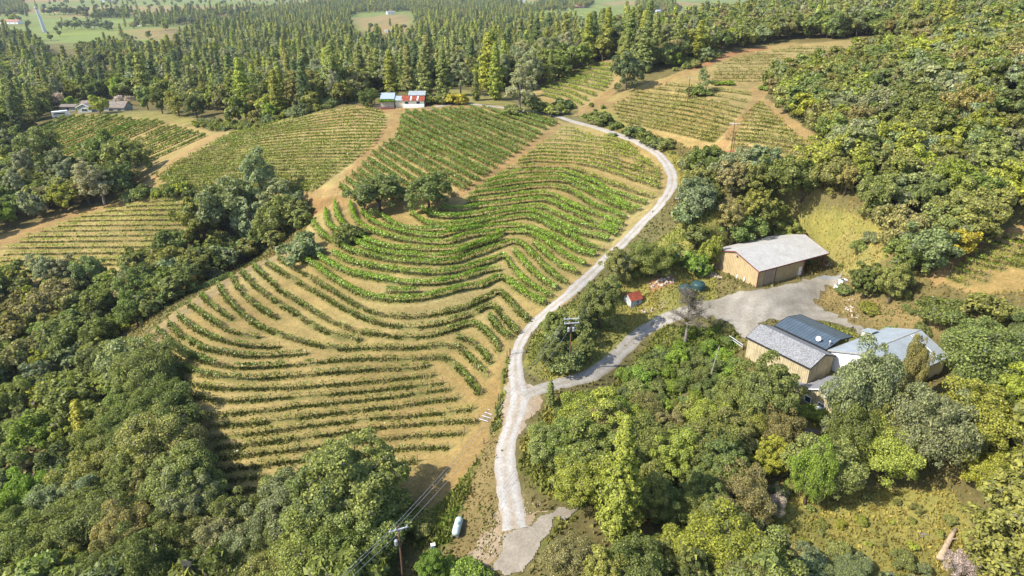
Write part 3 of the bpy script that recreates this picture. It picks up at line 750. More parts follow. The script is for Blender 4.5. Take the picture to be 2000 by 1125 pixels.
for blk, rows in ROWW.items():
    desc, tint, lpm, lsz, gap, hw, zb, zt, tpm = BLK[blk]
    grp = "vine rows: " + desc.split(" row ")[1]
    order = sorted(range(len(rows)), key=lambda i: np.mean(rows[i][:, 1]))
    for rank, i in enumerate(order):
        w = rows[i]; rg = np.random.default_rng(1000 + sum(map(ord, blk)) * 50 + i)
        seg = np.linalg.norm(np.diff(w[:, :2], axis=0), axis=1); s = np.concatenate([[0], np.cumsum(seg)]); Lr = s[-1]
        if Lr < 2: continue
        def at(u):
            x = np.interp(u, s, w[:, 0]); y = np.interp(u, s, w[:, 1])
            x2 = np.interp(u + .3, s, w[:, 0]); y2 = np.interp(u + .3, s, w[:, 1]); x1 = np.interp(u - .3, s, w[:, 0]); y1 = np.interp(u - .3, s, w[:, 1])
            t = np.stack([x2 - x1, y2 - y1], -1); t /= np.linalg.norm(t, axis=1, keepdims=True) + 1e-9
            return x, y, t
        o3 = w[0].copy(); o3[2] = float(gz(o3[0], o3[1]))
        if blk in ('lower', 'terrace', 'top', 'ridge'): nth = "counted from the bottom of its block"
        else: nth = "counted from the near side of its block"
        root = empty("vine_row", o3, 0, f"{ORD[min(rank, 33)]} {desc}", "vine row", grp)
        # vines stand about 1.8 m apart, each with its own vigour
        sp = 1.8
        vs = np.arange(sp * .4, Lr, sp); vs = vs + rg.normal(0, .12, len(vs))
        vig = np.clip(rg.normal(1, .32, len(vs)), .15, 1.8)
        # stretches of strong and weak growth along the row, plus missing vines
        x_, y_, _ = at(vs)
        vig *= 0.55 + 0.9 * vnoise(x_, y_, 7.0, 61)
        vig[rg.random(len(vs)) < gap * .45] = 0.0
        weak = vnoise(x_, y_, 4.0, 62) < gap; vig[weak] *= .35
        if blk == 'terrace':   # the right hand limbs of these rows grow stronger
            pxr, _, _ = project(x_, y_, gz(x_, y_)); vig *= np.where(pxr > 880, 1.9, np.where(pxr < 560, 1.15, .62))
        if blk == 'lush':
            vig = np.maximum(vig, np.where(rg.random(len(vs)) < gap * .5, 0, .5))
        # canopy
        nl = rg.poisson(np.clip(vig, 0, 2.2) * lpm * sp * 1.35)
        u = np.repeat(vs, nl) + rg.normal(0, sp * (.48 if blk in ('lush', 'hilltop', 'ranch') else .36), nl.sum())
        vv = np.repeat(vig, nl)
        ok = (u > 0) & (u < Lr); u = u[ok]; vv = vv[ok]
        x, y, t = at(u); nn = np.stack([-t[:, 1], t[:, 0]], -1)
        lat = rg.normal(0, hw * .62, len(u)) * np.sqrt(np.clip(vv, .3, 1.6))
        zz = zb + (zt - zb) * rg.beta(2.0, 1.6, len(u)) * (0.75 + .3 * np.clip(vv, 0, 1.4)) - .25 * np.abs(lat) * rg.random(len(u))
        px_ = x + nn[:, 0] * lat; py_ = y + nn[:, 1] * lat
        cen = np.stack([px_, py_, gz(px_, py_) + zz], -1) - o3
        nor = np.stack([nn[:, 0] * lat * 2, nn[:, 1] * lat * 2, (zz - (zb + zt) / 2) * 1.2 + .5], -1) + rg.normal(0, .5, (len(u), 3))
        if len(u):
            V, F = leaf_quads(cen, nor, lsz * rg.uniform(.6, 1.25, len(u)) * .75, rg)
            cm = link("canopy", mesh_np("vine_canopy", V, F, {'leafv': rg.uniform(0, 1, len(F))}, mats=[M_vine]), root)
            k = 0.88 + 0.24 * rg.random()
            k *= 1.6; cm["tint"] = [tint[0] * k * rg.uniform(.95, 1.05), tint[1] * k, tint[2] * k]
        # trunks with two short arms, one part per row
        tb = MB()
        near = np.hypot(o3[0], o3[1]) < 215
        for j, q in enumerate(vs):
            if q > Lr: continue
            xx, yy, tt = at(np.array([q])); xx = xx[0]; yy = yy[0]; tt = tt[0]
            g0 = float(gz(xx, yy)) - .06
            b = Vector((xx, yy, g0)) - Vector(o3); lean = Vector((rg.normal(0, .06), rg.normal(0, .06), 0))
            th = zb + .12
            if near:
                tb.tube([b, b + lean + Vector((0, 0, th * .6)), b + lean * 1.5 + Vector((0, 0, th))], [.055, .045, .05], 4, False)
                ar = Vector((tt[0], tt[1], 0))
                for sg in (-1, 1):
                    tb.tube([b + lean * 1.5 + Vector((0, 0, th - .03)), b + ar * sg * .3 + Vector((0, 0, th + .12)), b + ar * sg * .75 + Vector((0, 0, th + .16 + rg.normal(0, .05)))], [.04, .032, .02], 3, False)
            else:
                tb.tube([b, b + lean + Vector((0, 0, th))], [.06, .05], 3, False)
        to = tb.build("trunk", M_vinewood, root); to["kind"] = "stuff"
        for q in ((0.05, Lr - .05) if near else ()):
            xx, yy, tt = at(np.array([q])); p = Vector((xx[0], yy[0], float(gz(xx[0], yy[0])) - .2)) - Vector(o3)
            MB().tube([p, p + Vector((rg.normal(0, .05), rg.normal(0, .05), 1.75))], [.055, .05], 5).build("end_post", M_stake, root)
        # grass left unmown under the vines
        if near or blk in ('ridge', 'west', 'top', 'hilltop', 'ranch', 'valley'):
            ng = int(Lr * tpm)
            u = rg.uniform(0, Lr, ng); x, y, t = at(u); nn = np.stack([-t[:, 1], t[:, 0]], -1)
            lat = rg.normal(0, .26 if blk != 'hilltop' else .55, ng) - .1
            dens = vnoise(x, y, 3.0, 63) > .22
            x = (x + nn[:, 0] * lat)[dens]; y = (y + nn[:, 1] * lat)[dens]
            gt = np.array((.115, .125, .028)) * (0.8 + .45 * vnoise(x, y, 5, 64))[:, None]
            dry = (vnoise(x, y, 4, 65) > (.35 if blk in ('ridge', 'hilltop', 'crest') else .62))[:, None]
            gt = np.where(dry, np.array((.27, .235, .085)), gt)
            for a in range(0, len(x), 50000): add_tufts(x[a:a + 50000], y[a:a + 50000], .42, .26, rg, gt[a:a + 50000])

# grass and weeds on the open banks, denser where the ground is greener
for aname, dens, hh, ww, tint in (('grass', 9, .34, .34, (.25, .235, .06)), ('weeds', 16, .5, .4, (.19, .20, .046)), ('rough', 5, .3, .32, (.26, .21, .08)), ('golden', 9, .38, .36, (.31, .275, .09)), ('floor', 2.2, .45, .45, (.21, .185, .06))):
    ks = [k + 1 for k, (a, p_) in enumerate(AREAS) if a == aname] if aname != 'floor' else [0]
    ii, jj = np.where(np.isin(gid, ks) & ~paved)
    rg = np.random.default_rng(77 + len(aname))
    R_ = np.hypot(GX[ii, jj], GY[ii, jj]); pxx, pyy, dd = project(GX[ii, jj], GY[ii, jj], GZ[ii, jj])
    q = (R_ < 235) & (pxx > -80) & (pxx < 2080) & (pyy < 1250) & (dd > 30); ii, jj = ii[q], jj[q]
    nn_ = rg.poisson(dens * .33 * (.25 + 1.5 * vnoise(GX[ii, jj], GY[ii, jj], 2.5, 81)), len(ii))
    ii = np.repeat(ii, nn_); jj = np.repeat(jj, nn_)
    ii = np.minimum(ii, len(gx) - 2); jj = np.minimum(jj, len(gy) - 2)
    X = gx[ii] + rg.random(len(ii)) * (gx[ii + 1] - gx[ii]); Y = gy[jj] + rg.random(len(jj)) * (gy[jj + 1] - gy[jj])
    f = vnoise(X, Y, 3.2, 82)[:, None]; g_ = vnoise(X, Y, 11, 83)[:, None]
    gt = np.array(tint) * (.7 + .6 * f); gt = np.where(g_ > .62, gt * np.array((1.3, 1.12, 1.1)), np.where(g_ < .35, gt * np.array((.72, .9, .7)), gt))
    add_tufts(X, Y, hh, ww, rg, gt)
# ------------------------------------------------------------------ trees: prototypes
M_leaf = leafmat("tree_leaf", 0.36, 0.55, 1.5, .012, .035)
M_needle = leafmat("pine_needle", 0.25, 0.6, 1.45, 0.012, .02)
M_bark = plain("bark", (0.085, 0.065, 0.05), 0.95, scale=2, var=.4, stretch=(3, 3, .6))
M_palebark = plain("pale_bark", (0.19, 0.165, 0.145), 0.95, scale=2, var=.4)
KITS = {}   # (kind, level) -> list of dict(crown mesh, trunk mesh, whole mesh)

def unit(n, rg):
    v = rg.normal(size=(n, 3)); return v / np.linalg.norm(v, axis=1, keepdims=True)

def clump_leaves(cc, cr, n, lsz, rg, cen, flat=0.85, rnd=.85, fill=.5):
    """leaf faces over the outer shells of leaf clumps"""
    k = len(cc); w = cr ** 2; ix = rg.choice(k, n, p=w / w.sum())
    d = unit(n, rg)
    out = cc[ix] - cen; out /= np.linalg.norm(out, axis=1, keepdims=True) + 1e-6
    d = d + out * .55 + np.array([0, 0, .25]); d /= np.linalg.norm(d, axis=1, keepdims=True)
    r = cr[ix] * (fill + (1.08 - fill) * rg.random(n) ** .5)
    p = cc[ix] + d * r[:, None] * np.array([1, 1, flat])
    nr = d * .9 + out * .25 + rg.normal(0, rnd, (n, 3)) + np.array([0, 0, .2])
    return p, nr, lsz * rg.uniform(.55, 1.35, n)

def limbs(H, R, rg, base=.2, trunk=.35, nl=5, mbase=None, lean=.05):
    b = MB()
    top = Vector((rg.normal(0, lean) * H, rg.normal(0, lean) * H, H * trunk))
    r0 = .028 * H + .06
    b.tube([(0, 0, -.5), (top.x * .3, top.y * .3, top.z * .5), top], [r0 * 1.15, r0 * .9, r0 * .75], 8)
    for i in range(nl):
        a = 2 * math.pi * i / nl + rg.uniform(-.4, .4)
        e = Vector((math.cos(a) * R * rg.uniform(.45, .7), math.sin(a) * R * rg.uniform(.45, .7), H * rg.uniform(.6, .85)))
        mid = top.lerp(e, .5) + Vector((0, 0, -.04 * H))
        b.tube([top - Vector((0, 0, .1 * H * trunk)), mid, e], [r0 * .55, r0 * .38, r0 * .12], 6, False)
        for j in range(2):
            e2 = e + Vector((rg.normal(0, .2) * R, rg.normal(0, .2) * R, rg.uniform(0, .12) * H))
            b.tube([mid, mid.lerp(e2, .6) + Vector((0, 0, .02 * H)), e2], [r0 * .28, r0 * .2, r0 * .06], 4, False)
    return b

def kit(kind, name, P, N, S, rg, trunk, mat, bark, aspect=.75):
    V, F = leaf_quads(P, N, S, rg, aspect)
    lv = rg.uniform(0, 1, len(F))
    cm = mesh_np(name + "_crown", V, F, {'leafv': lv}, mats=[mat])
    tm = trunk.mesh(name + "_trunk", bark, True)
    # one mesh with both, for trees too far away to show their parts
    wm = None
    return dict(crown=cm, trunk=tm, V=V, F=F, lv=lv, tv=trunk, mat=mat, bark=bark, name=name)

def whole(k):
    if k.get('whole') is None:
        tv = k['tv']; q = [f for f in tv.f if len(f) == 4]
        V = np.vstack([k['V'], np.array(tv.v)]); F = np.vstack([k['F'], np.array(q) + len(k['V'])])
        mi = np.r_[np.zeros(len(k['F']), int), np.ones(len(q), int)]
        k['whole'] = mesh_np(k['name'], V, F, {'leafv': np.r_[k['lv'], np.full(len(q), .5)]}, mats=[k['mat'], k['bark']], midx=mi)
    return k['whole']

def oak_kit(lvl, seed, wide=1.0, low=.12, open_=0.0, H=10.0, name="oak"):
    rg = np.random.default_rng(seed)
    n, ls, nc = {0: (36000, .14, 130), 1: (10000, .27, 80), 2: (2200, .58, 36)}[lvl]
    R = 4.6 * wide
    d = unit(nc, rg); d[:, 2] = np.abs(d[:, 2]) * np.where(rg.random(nc) < .75, 1, -.8)
    # irregular outline: the crown bulges differently in every direction
    bul = 1 + .26 * np.sin(d[:, 0] * 3.1 + rg.uniform(0, 6)) * np.cos(d[:, 1] * 2.7 + rg.uniform(0, 6)) + .2 * rg.normal(size=nc)
    rr = rg.uniform(.50, .95, nc) * np.clip(bul, .65, 1.3)
    zc = H * (low + (1 - low) * .46); rz = H * (1 - low) * .52
    cc = d * rr[:, None] * np.array([R, R, rz]) + np.array([0, 0, zc])
    cr = rg.uniform(.10, .30, nc) * R * (1 - .25 * open_) * (1.0 if lvl < 2 else 1.25)
    cc = np.vstack([cc, [[0, 0, zc]]]); cr = np.r_[cr, R * .45]
    P, N, S = clump_leaves(cc, cr, n, ls, rg, np.array([0, 0, zc - rz * .3]))
    z0 = H * low * .6
    ok = P[:, 2] > z0
    return kit('oak', name, P[ok], N[ok], S[ok], rg, limbs(H, R, rg, trunk=.30 + .1 * open_), M_leaf, M_bark)

def bush_kit(lvl, seed):
    rg = np.random.default_rng(seed)
    n, ls, nc = {0: (6000, .12, 30), 1: (2200, .21, 20), 2: (600, .4, 12)}[lvl]
    H, R = 2.6, 1.9
    d = unit(nc, rg); d[:, 2] = np.abs(d[:, 2])
    cc = d * rg.uniform(.45, .95, (nc, 1)) * np.array([R, R, H * .62]) + np.array([0, 0, H * .22])
    cr = rg.uniform(.2, .42, nc) * R
    P, N, S = clump_leaves(cc, cr, n, ls, rg, np.array([0, 0, 0.]))
    ok = P[:, 2] > -.1
    b = MB()
    for i in range(5):
        a = i * 1.256 + rg.uniform(-.3, .3); b.tube([(0, 0, -.3), (math.cos(a) * .5, math.sin(a) * .5, .8), (math.cos(a) * 1.1, math.sin(a) * 1.1, 1.7)], [.07, .05, .02], 5, False)
    return kit('bush', "shrub", P[ok], N[ok], S[ok], rg, b, M_leaf, M_bark)

def pine_kit(lvl, seed, H=20.0, slim=1.0):
    """tall conical pine: whorls of drooping boughs with needle tufts"""
    rg = np.random.default_rng(seed)
    nw, nb, nt_, ls, per = {0: (42, 7, 9, .17, 16), 1: (30, 6, 7, .32, 8), 2: (22, 6, 4, .5, 5)}[lvl]
    P, N, S = [], [], []
    b = MB(); r0 = .017 * H + .05
    b.tube([(0, 0, -.5), (0, 0, H * .5), (0, 0, H * .98)], [r0 * 1.2, r0 * .7, .03], 8 if lvl == 0 else 5)
    R = 4.1 * slim
    for i in range(nw):
        f = (i + rg.uniform(-.3, .3)) / nw; f = min(max(f, 0), .99)
        z = H * (.08 + .92 * f)
        prof = R * ((1 - f) ** (.8 if lvl < 2 else .95)) * (.55 + .45 * min(1, f / .18)) * rg.uniform(.6, 1.25) + .15
        a0 = rg.uniform(0, 6.28)
        for j in range(nb):
            if rg.random() < .14: continue
            a = a0 + 6.283 * j / nb + rg.normal(0, .25); L = prof * rg.uniform(.6, 1.12)
            dr = rg.uniform(-.28, .10) * L + .25 * L * f
            e = np.array([math.cos(a) * L, math.sin(a) * L, z + dr])
            if lvl == 0 and f < .8 and j % 2 == 0: b.tube([(0, 0, z), tuple(e * .55 + np.array([0, 0, z]) * .45), tuple(e)], [.06, .04, .015], 3, False)
            t = np.linspace(.22, 1.05, nt_) ** .65
            c = np.array([0, 0, z]) * (1 - t)[:, None] + e * t[:, None] + rg.normal(0, .08 * L + .05, (nt_, 3)) * np.array([1, 1, .45])
            c = np.repeat(c, per, 0); n = len(c)
            d = unit(n, rg)
            P.append(c + d * ls * np.array([1.9, 1.9, 1.2])); N.append(d * .6 + np.array([math.cos(a) * .45, math.sin(a) * .45, .55]) + rg.normal(0, .3, (n, 3))); S.append(ls * rg.uniform(.6, 1.3, n))
    return kit('pine', "pine", np.vstack(P), np.vstack(N), np.concatenate(S), rg, b, M_needle, M_bark, .6)

def grey_kit(lvl, seed, H=17.0):
    """grey pine: open, wispy, often forked, with ragged clumps"""
    rg = np.random.default_rng(seed)
    n, ls, nc = {0: (22000, .15, 110), 1: (9000, .25, 80), 2: (1800, .6, 36)}[lvl]
    b = MB(); r0 = .016 * H + .06
    b.tube([(0, 0, -.5), (.2, .1, H * .3)], [r0 * 1.1, r0 * .85], 7)
    cc, cr = [], []
    stems = [(rg.normal(0, .10) * H, rg.normal(0, .10) * H, H * rg.uniform(.82, 1.0)) for _ in range(3)]
    for e in stems:
        s0 = np.array([.2, .1, H * .3]); e = np.array(e)
        b.tube([tuple(s0), tuple((s0 + e) / 2 + np.array([0, 0, .3])), tuple(e)], [r0 * .6, r0 * .4, .03], 5, False)
        for k in range(nc // 3):
            f = rg.uniform(.02, 1.0); p = s0 * (1 - f) + e * f
            a = rg.uniform(0, 6.28); L = H * (.045 + .20 * (1 - f) ** .7 * (.5 + .5 * min(1, f * 5))) * rg.uniform(.5, 1.2)
            q = p + np.array([math.cos(a) * L, math.sin(a) * L, L * rg.uniform(-.1, .45)])
            if lvl == 0: b.tube([tuple(p), tuple(q)], [.05, .02], 3, False)
            cc.append(q); cr.append(H * rg.uniform(.028, .065))
    cc = np.array(cc); cr = np.array(cr)
    P, N, S = clump_leaves(cc, cr, n, ls, rg, np.array([0, 0, H * .45]), 1.0, .6, .25)
    return kit('grey', "grey_pine", P, N, S, rg, b, M_needle, M_palebark, .5)

def bare_kit(lvl, seed, H=8.0):
    """leafless grey tree: fine twigs as thin faces"""
    rg = np.random.default_rng(seed); n = {0: 5000, 1: 1800, 2: 500}[lvl]; ls = {0: .18, 1: .3, 2: .6}[lvl]
    d = unit(26, rg); d[:, 2] = np.abs(d[:, 2])
    cc = d * rg.uniform(.5, .9, (26, 1)) * np.array([3.2, 3.2, H * .55]) + np.array([0, 0, H * .4]); cr = rg.uniform(.6, 1.2, 26)
    P, N, S = clump_leaves(cc, cr, n, ls, rg, np.array([0, 0, H * .4]), 1, 1.0, .2)
    return kit('bare', "bare_tree", P, N, S, rg, limbs(H, 3.2, rg, trunk=.3, nl=6), M_leaf, M_palebark, .22)

for lv in (0, 1, 2):
    KITS['oak', lv] = [oak_kit(lv, 100 + i, w, lo, op) for i, (w, lo, op) in enumerate([(1, .10, 0), (1.15, .08, .1), (.85, .14, .4), (1.0, .2, .6), (1.25, .10, .2)][:5 if lv < 2 else 4])]
    KITS['bush', lv] = [bush_kit(lv, 200 + i) for i in range(4 if lv < 2 else 3)]
    KITS['pine', lv] = [pine_kit(lv, 300 + i, slim=(1, .8, 1.15)[i]) for i in range(3)]
    KITS['grey', lv] = [grey_kit(lv, 400 + i) for i in range(3 if lv < 2 else 2)]
    KITS['bare', lv] = [bare_kit(lv, 500 + i) for i in range(2)]
KH = {'oak': 10.0, 'bush': 2.6, 'pine': 20.0, 'grey': 17.0, 'bare': 8.0}

TINTS = {  # adjective -> leaf colour
    'dark green': (0.060, 0.080, 0.022), 'olive green': (0.088, 0.102, 0.026), 'grey green': (0.086, 0.108, 0.046), 'mid green': (0.074, 0.097, 0.024),
    'yellow green': (0.105, 0.125, 0.020), 'bright green': (0.076, 0.116, 0.016), 'brownish green': (0.096, 0.096, 0.034), 'deep green': (0.046, 0.064, 0.022),
    'pale grey green': (0.115, 0.130, 0.062), 'bare grey': (0.21, 0.185, 0.165), 'golden green': (0.130, 0.130, 0.018)}
PAL = {'oak': ['dark green', 'olive green', 'mid green', 'brownish green', 'grey green', 'yellow green', 'bright green'],
       'bush': ['olive green', 'dark green', 'mid green', 'yellow green', 'grey green'], 'pine': ['olive green', 'mid green', 'yellow green', 'deep green'],
       'grey': ['pale grey green', 'grey green'], 'bare': ['bare grey']}
PWT = {'oak': [.27, .26, .16, .13, .10, .06, .02], 'bush': [.3, .25, .2, .15, .1], 'pine': [.35, .25, .25, .15], 'grey': [.7, .3], 'bare': [1]}

FOOT = []   # building footprints: no trees stand inside them
def foot(ox, oy, deg, xa, xb, ya, yb): FOOT.append((ox, oy, math.cos(rad(deg)), math.sin(rad(deg)), xa, xb, ya, yb))
foot(50.6, 128.7, 27, 0, 21.4, 0, 13); foot(42.2, 107.1, -56, 0, 13, 0, 7.2); foot(48.3, 111, -56, 0, 10.5, 0, 8); foot(60.1, 92.5, 30, 0, 16, 0, 11); foot(46.5, 95, -56, 0, 6, -1, 8)
TREES = []  # dict(kind, x, y, h, tint, wide, rz)
def put(kind, px, py, hpx, tint=None, wide=1.0, rg=random.Random(5), fix=True, label=None):
    """a tree standing at a photo point, with the height it has in the photo"""
    g = G(px, py)
    lo, hi = .3, 45.0     # the height whose top lies hpx above the foot
    for _ in range(30):
        h = (lo + hi) / 2
        if float(project(g[0], g[1], g[2] + h)[1]) > py - hpx: lo = h
        else: hi = h
    TREES.append(dict(kind=kind, x=g[0], y=g[1], h=h, tint=tint, wide=wide, fix=fix, label=label))

for row in """oak 742 413 66 dark_green 1.45;oak 838 410 66 dark_green 1.30;bush 686 470 34 dark_green 1.35;bush 590 503 44 grey_green 1.4;oak 712 408 40 dark_green 1.1
oak 1222 176 70 deep_green .85;grey 1016 222 98 pale_grey_green 1.25;grey 1378 182 50 grey_green 1.25;bush 1365 188 22 mid_green 1.6;pine 800 190 106 olive_green 1.0;pine 765 190 95 yellow_green 1.1;pine 830 190 104 olive_green 1.1
pine 866 190 96 mid_green 1.1;pine 968 196 112 yellow_green 1.0;pine 930 196 60 mid_green 1.1;grey 900 188 70 pale_grey_green 1.3;oak 720 208 34 dark_green 1.1
bush 865 202 20 olive_green 1.5;bush 890 203 27 golden_green 1.2;bush 838 203 22 mid_green 1.2;bush 1000 222 18 olive_green 1.6;oak 1040 222 34 dark_green 1.2;bush 1080 222 26 mid_green 1.5;bush 1100 212 20 dark_green 1.6
grey 522 425 145 grey_green 1.0;grey 548 430 90 pale_grey_green 1.3;oak 455 470 112 grey_green 1.0;oak 400 478 92 olive_green 1.0;oak 500 480 95 grey_green .95;oak 545 470 78 olive_green .95;oak 575 450 60 olive_green 1.0;oak 375 410 44 dark_green .9;oak 420 400 40 dark_green 1.0
grey 92 568 78 grey_green 1.1;grey 140 566 70 pale_grey_green 1.3;oak 85 335 86 dark_green .9;oak 215 345 80 dark_green 1.0;oak 255 350 78 olive_green 1.1;grey 205 400 88 pale_grey_green 1.5;oak 130 412 52 yellow_green 1.1;oak 240 385 70 dark_green 1.0
oak 138 214 26 bright_green 1.1;oak 196 222 36 yellow_green 1.0;bush 165 218 14 yellow_green 1.2
pine 1205 1052 245 yellow_green .85;pine 1075 792 54 mid_green .9;pine 1945 1150 380 olive_green 1.2;pine 185 905 125 golden_green .95;oak 75 1030 95 bright_green .8;oak 1572 985 112 bright_green .55
oak 1655 868 178 grey_green .55;oak 1660 905 110 dark_green .7;oak 1762 806 132 brownish_green .28;oak 1488 842 125 olive_green .85;oak 1515 880 80 brownish_green .8;oak 1440 830 100 olive_green .9;bush 1600 815 22 bright_green 1.5;bush 1575 812 16 yellow_green 1.5;oak 1905 752 118 mid_green 1.25;oak 1865 500 66 golden_green 1.2;oak 1385 510 58 yellow_green .7;bush 1358 528 40 bright_green .9;bush 1372 540 22 bright_green .9
oak 700 1030 150 mid_green 1.15;oak 640 1070 140 dark_green 1.1;oak 1800 915 140 grey_green .8;oak 1715 890 115 olive_green .8;oak 1880 880 110 yellow_green 1.1
oak 1172 640 92 mid_green .8;oak 1205 556 66 olive_green .9;oak 1265 540 62 dark_green 1.15;oak 1150 640 50 dark_green 1.0;oak 1085 668 62 mid_green .95;oak 1075 712 46 mid_green 1.1;oak 1140 700 38 olive_green 1.0;bush 1100 712 36 dark_green 1.3
oak 1380 350 62 dark_green 1.2;oak 1400 345 50 mid_green 1.1;oak 1360 372 46 olive_green 1.2;bush 1178 243 26 dark_green 1.3;bush 1205 250 12 mid_green 1.5;bush 1240 268 26 dark_green 1.3;bush 1260 278 24 mid_green 1.3;bush 1280 285 22 dark_green 1.4;bush 1300 290 20 olive_green 1.4
bush 1196 266 8 grey_green 1.8;bush 1235 262 20 brownish_green 1.4;bush 1590 345 40 mid_green 1.3;oak 1500 390 66 mid_green 1.1;oak 1550 390 64 olive_green 1.1;oak 1450 420 60 dark_green 1.2
bush 1500 175 14 bright_green 1.6;bush 1420 165 9 bright_green 2.4;bush 1400 166 8 bright_green 2.2;bush 1690 460 22 dark_green 1.2;bush 1700 466 20 grey_green 1.2;bush 1580 448 18 grey_green 1.3
bush 1750 640 22 mid_green 1.3;bush 1805 640 20 mid_green 1.2;bush 1782 612 10 mid_green 1.2;bush 1768 602 9 mid_green 1.2;bush 1830 618 40 dark_green 1.4;bush 1700 610 20 yellow_green 1.4;bush 1650 574 20 dark_green 1.3
bare 118 210 34 bare_grey 1.0;bare 235 205 22 bare_grey 1.2;bare 255 206 22 bare_grey 1.2;bare 1385 96 40 bare_grey 1.1;bare 1310 120 26 bare_grey 1.1;bare 1530 340 24 bare_grey 1.3;bare 1860 1135 60 bare_grey .9;bare 1510 1010 50 bare_grey .8;oak 1745 460 50 brownish_green 1.2;oak 1720 440 44 dark_green 1.1
oak 290 215 42 mid_green .9;oak 318 222 44 dark_green 1.0;oak 350 226 44 olive_green 1.0;oak 385 230 44 dark_green 1.1""".replace('\n', ';').split(';'):
    k, x, y, h, t, w = row.split()
    put(k, float(x), float(y), float(h), t.replace('_', ' '), float(w))
# planted row of small dark conifers, lone trees and groves in the far fields
for i, x in enumerate(range(128, 208, 6)): put('pine', x + (i * 7) % 4, 150 + (i * 5) % 7, 27 + (i * 11) % 9, 'deep green', 1.0)
for x, y, h, k, t, w in [(762, 50, 15, 'pine', 'deep green', 1.3), (725, 57, 12, 'oak', 'dark green', 1.0), (790, 55, 8, 'oak', 'dark green', 1.2), (218, 36, 24, 'oak', 'deep green', .8), (246, 26, 18, 'oak', 'deep green', .9)] + \
        [(98 + 9 * i, 30 - i % 3, 13 + (i * 5) % 6, 'oak', 'dark green', 1.1) for i in range(9)] + [(232 + 9 * i, 134 + i, 12, 'oak', 'bright green', 1.0) for i in range(6)] + \
        [(10 + 11 * i, 24 + (i * 7) % 14, 11, 'oak', 'dark green', 1.1) for i in range(4)] + [(120 + 13 * i, 58 - (i * 3) % 6, 16, 'oak', 'grey green', 1.1) for i in range(8)]:
    put(k, x, y, h, t, w)

def scatter(poly, sp, mix, hr, seed, excl=(), jit=.42, pal=None, gaps=0.0):
    """woodland over the ground inside a photo polygon; sp = metres between trunks"""
    poly = pts(poly) if isinstance(poly, str) else poly
    rg = np.random.default_rng(seed)
    p = np.array(poly, float)
    e = np.concatenate([np.linspace(p[i], p[(i + 1) % len(p)], 8, endpoint=False) for i in range(len(p))])
    w = ground(e[:, 0], e[:, 1])
    x0, y0 = w[:, :2].min(0); x1, y1 = w[:, :2].max(0)
    xs = np.arange(x0, x1, sp); ys = np.arange(y0, y1, sp * .9)
    X, Y = np.meshgrid(xs, ys, indexing='ij'); X = X + (np.arange(len(ys)) % 2)[None] * sp / 2
    X = (X + rg.uniform(-jit, jit, X.shape) * sp).ravel(); Y = (Y + rg.uniform(-jit, jit, Y.shape) * sp).ravel()
    Z = height(X, Y); px, py, d = project(X, Y, Z)
    ok = (d > 30) & inpoly(px, py, poly) & (px > -260) & (px < 2260)
    X, Y, Z, px, py, d = X[ok], Y[ok], Z[ok], px[ok], py[ok], d[ok]
    for ex in excl:
        ok = ~inpoly(px, py, ex); X, Y, px, py, d = X[ok], Y[ok], px[ok], py[ok], d[ok]
    names = list(mix); pr = np.array([mix[k] for k in names]); pr = pr / pr.sum()
    n = 0
    ii = np.clip(np.round(np.interp(X, gx, np.arange(len(gx)))).astype(int), 0, len(gx) - 1); jj = np.clip(np.round(np.interp(Y, gy, np.arange(len(gy)))).astype(int), 0, len(gy) - 1)
    ok = ~paved[ii, jj]
    for (ox, oy, ca, sa, xa, xb, ya, yb) in FOOT:
        lx = (X - ox) * ca + (Y - oy) * sa; ly = -(X - ox) * sa + (Y - oy) * ca
        ok &= ~((lx > xa - 2) & (lx < xb + 2) & (ly > ya - 2) & (ly < yb + 2))
    X, Y = X[ok], Y[ok]
    fx = np.array([(t['x'], t['y'], t['h']) for t in TREES if t['fix'] and t['kind'] != 'bush']) if TREES else np.zeros((0, 3))
    for x, y in zip(X, Y):
        pw = pr * np.array([.15 + 1.7 * float(vnoise(x, y, 55, 72)) if q == 'pine' else .15 + 1.7 * float(vnoise(x, y, 35, 73)) if q == 'grey' else 1.0 for q in names])
        if gaps and float(vnoise(x, y, 28, 74)) < gaps * rg.random() * 2: continue
        k = names[rg.choice(len(names), p=pw / pw.sum())]
        if len(fx) and k != 'bush' and (np.hypot(fx[:, 0] - x, fx[:, 1] - y) < fx[:, 2] * .32).any(): continue
        lo, hi = hr[k]
        TREES.append(dict(kind=k, x=x, y=y, h=rg.uniform(lo, hi) * (.85 + .3 * float(vnoise(x, y, 30, 71))), tint=None if not pal or k not in pal else pal[k][rg.integers(len(pal[k]))], wide=rg.uniform(.85, 1.25), fix=False, label=None)); n += 1
    return n

EX_SHED = [pts('1195,585 1235,560 1300,566 1345,560 1345,600 1260,650 1200,640')]
EX_CLEAR = [pts(s) for s in ["680,40 696,26 805,22 818,60 806,92 700,92", "78,104 84,60 205,54 215,78 190,104 110,106", "235,74 250,50 350,56 352,104 270,106", "1040,22 1180,22 1325,20 1336,68 1150,72 1040,34", "0,0 350,0 345,40 250,52 100,58 0,62", "1070,2 1340,2 1340,16 1070,16", "380,0 700,0 690,10 500,12 400,18",
    "80,108 120,100 170,108 180,130 120,138 80,128", "150,160 200,126 290,132 300,168 180,172", "60,244 130,196 265,196 430,222 430,250 300,250", "840,205 850,172 930,170 1000,196 1080,215 1060,235 880,215",
    "660,240 690,198 740,180 850,180 880,210", "0,98 60,98 60,112 0,112", "300,222 440,216 440,244 300,246"]]
HF = {'pine': (13, 25), 'grey': (11, 18), 'oak': (8.5, 14), 'bush': (2.5, 4.5), 'bare': (6, 9)}
HO = {'oak': (6.5, 10), 'grey': (11, 15), 'bush': (2.2, 4.5), 'pine': (11, 17), 'bare': (5, 8)}
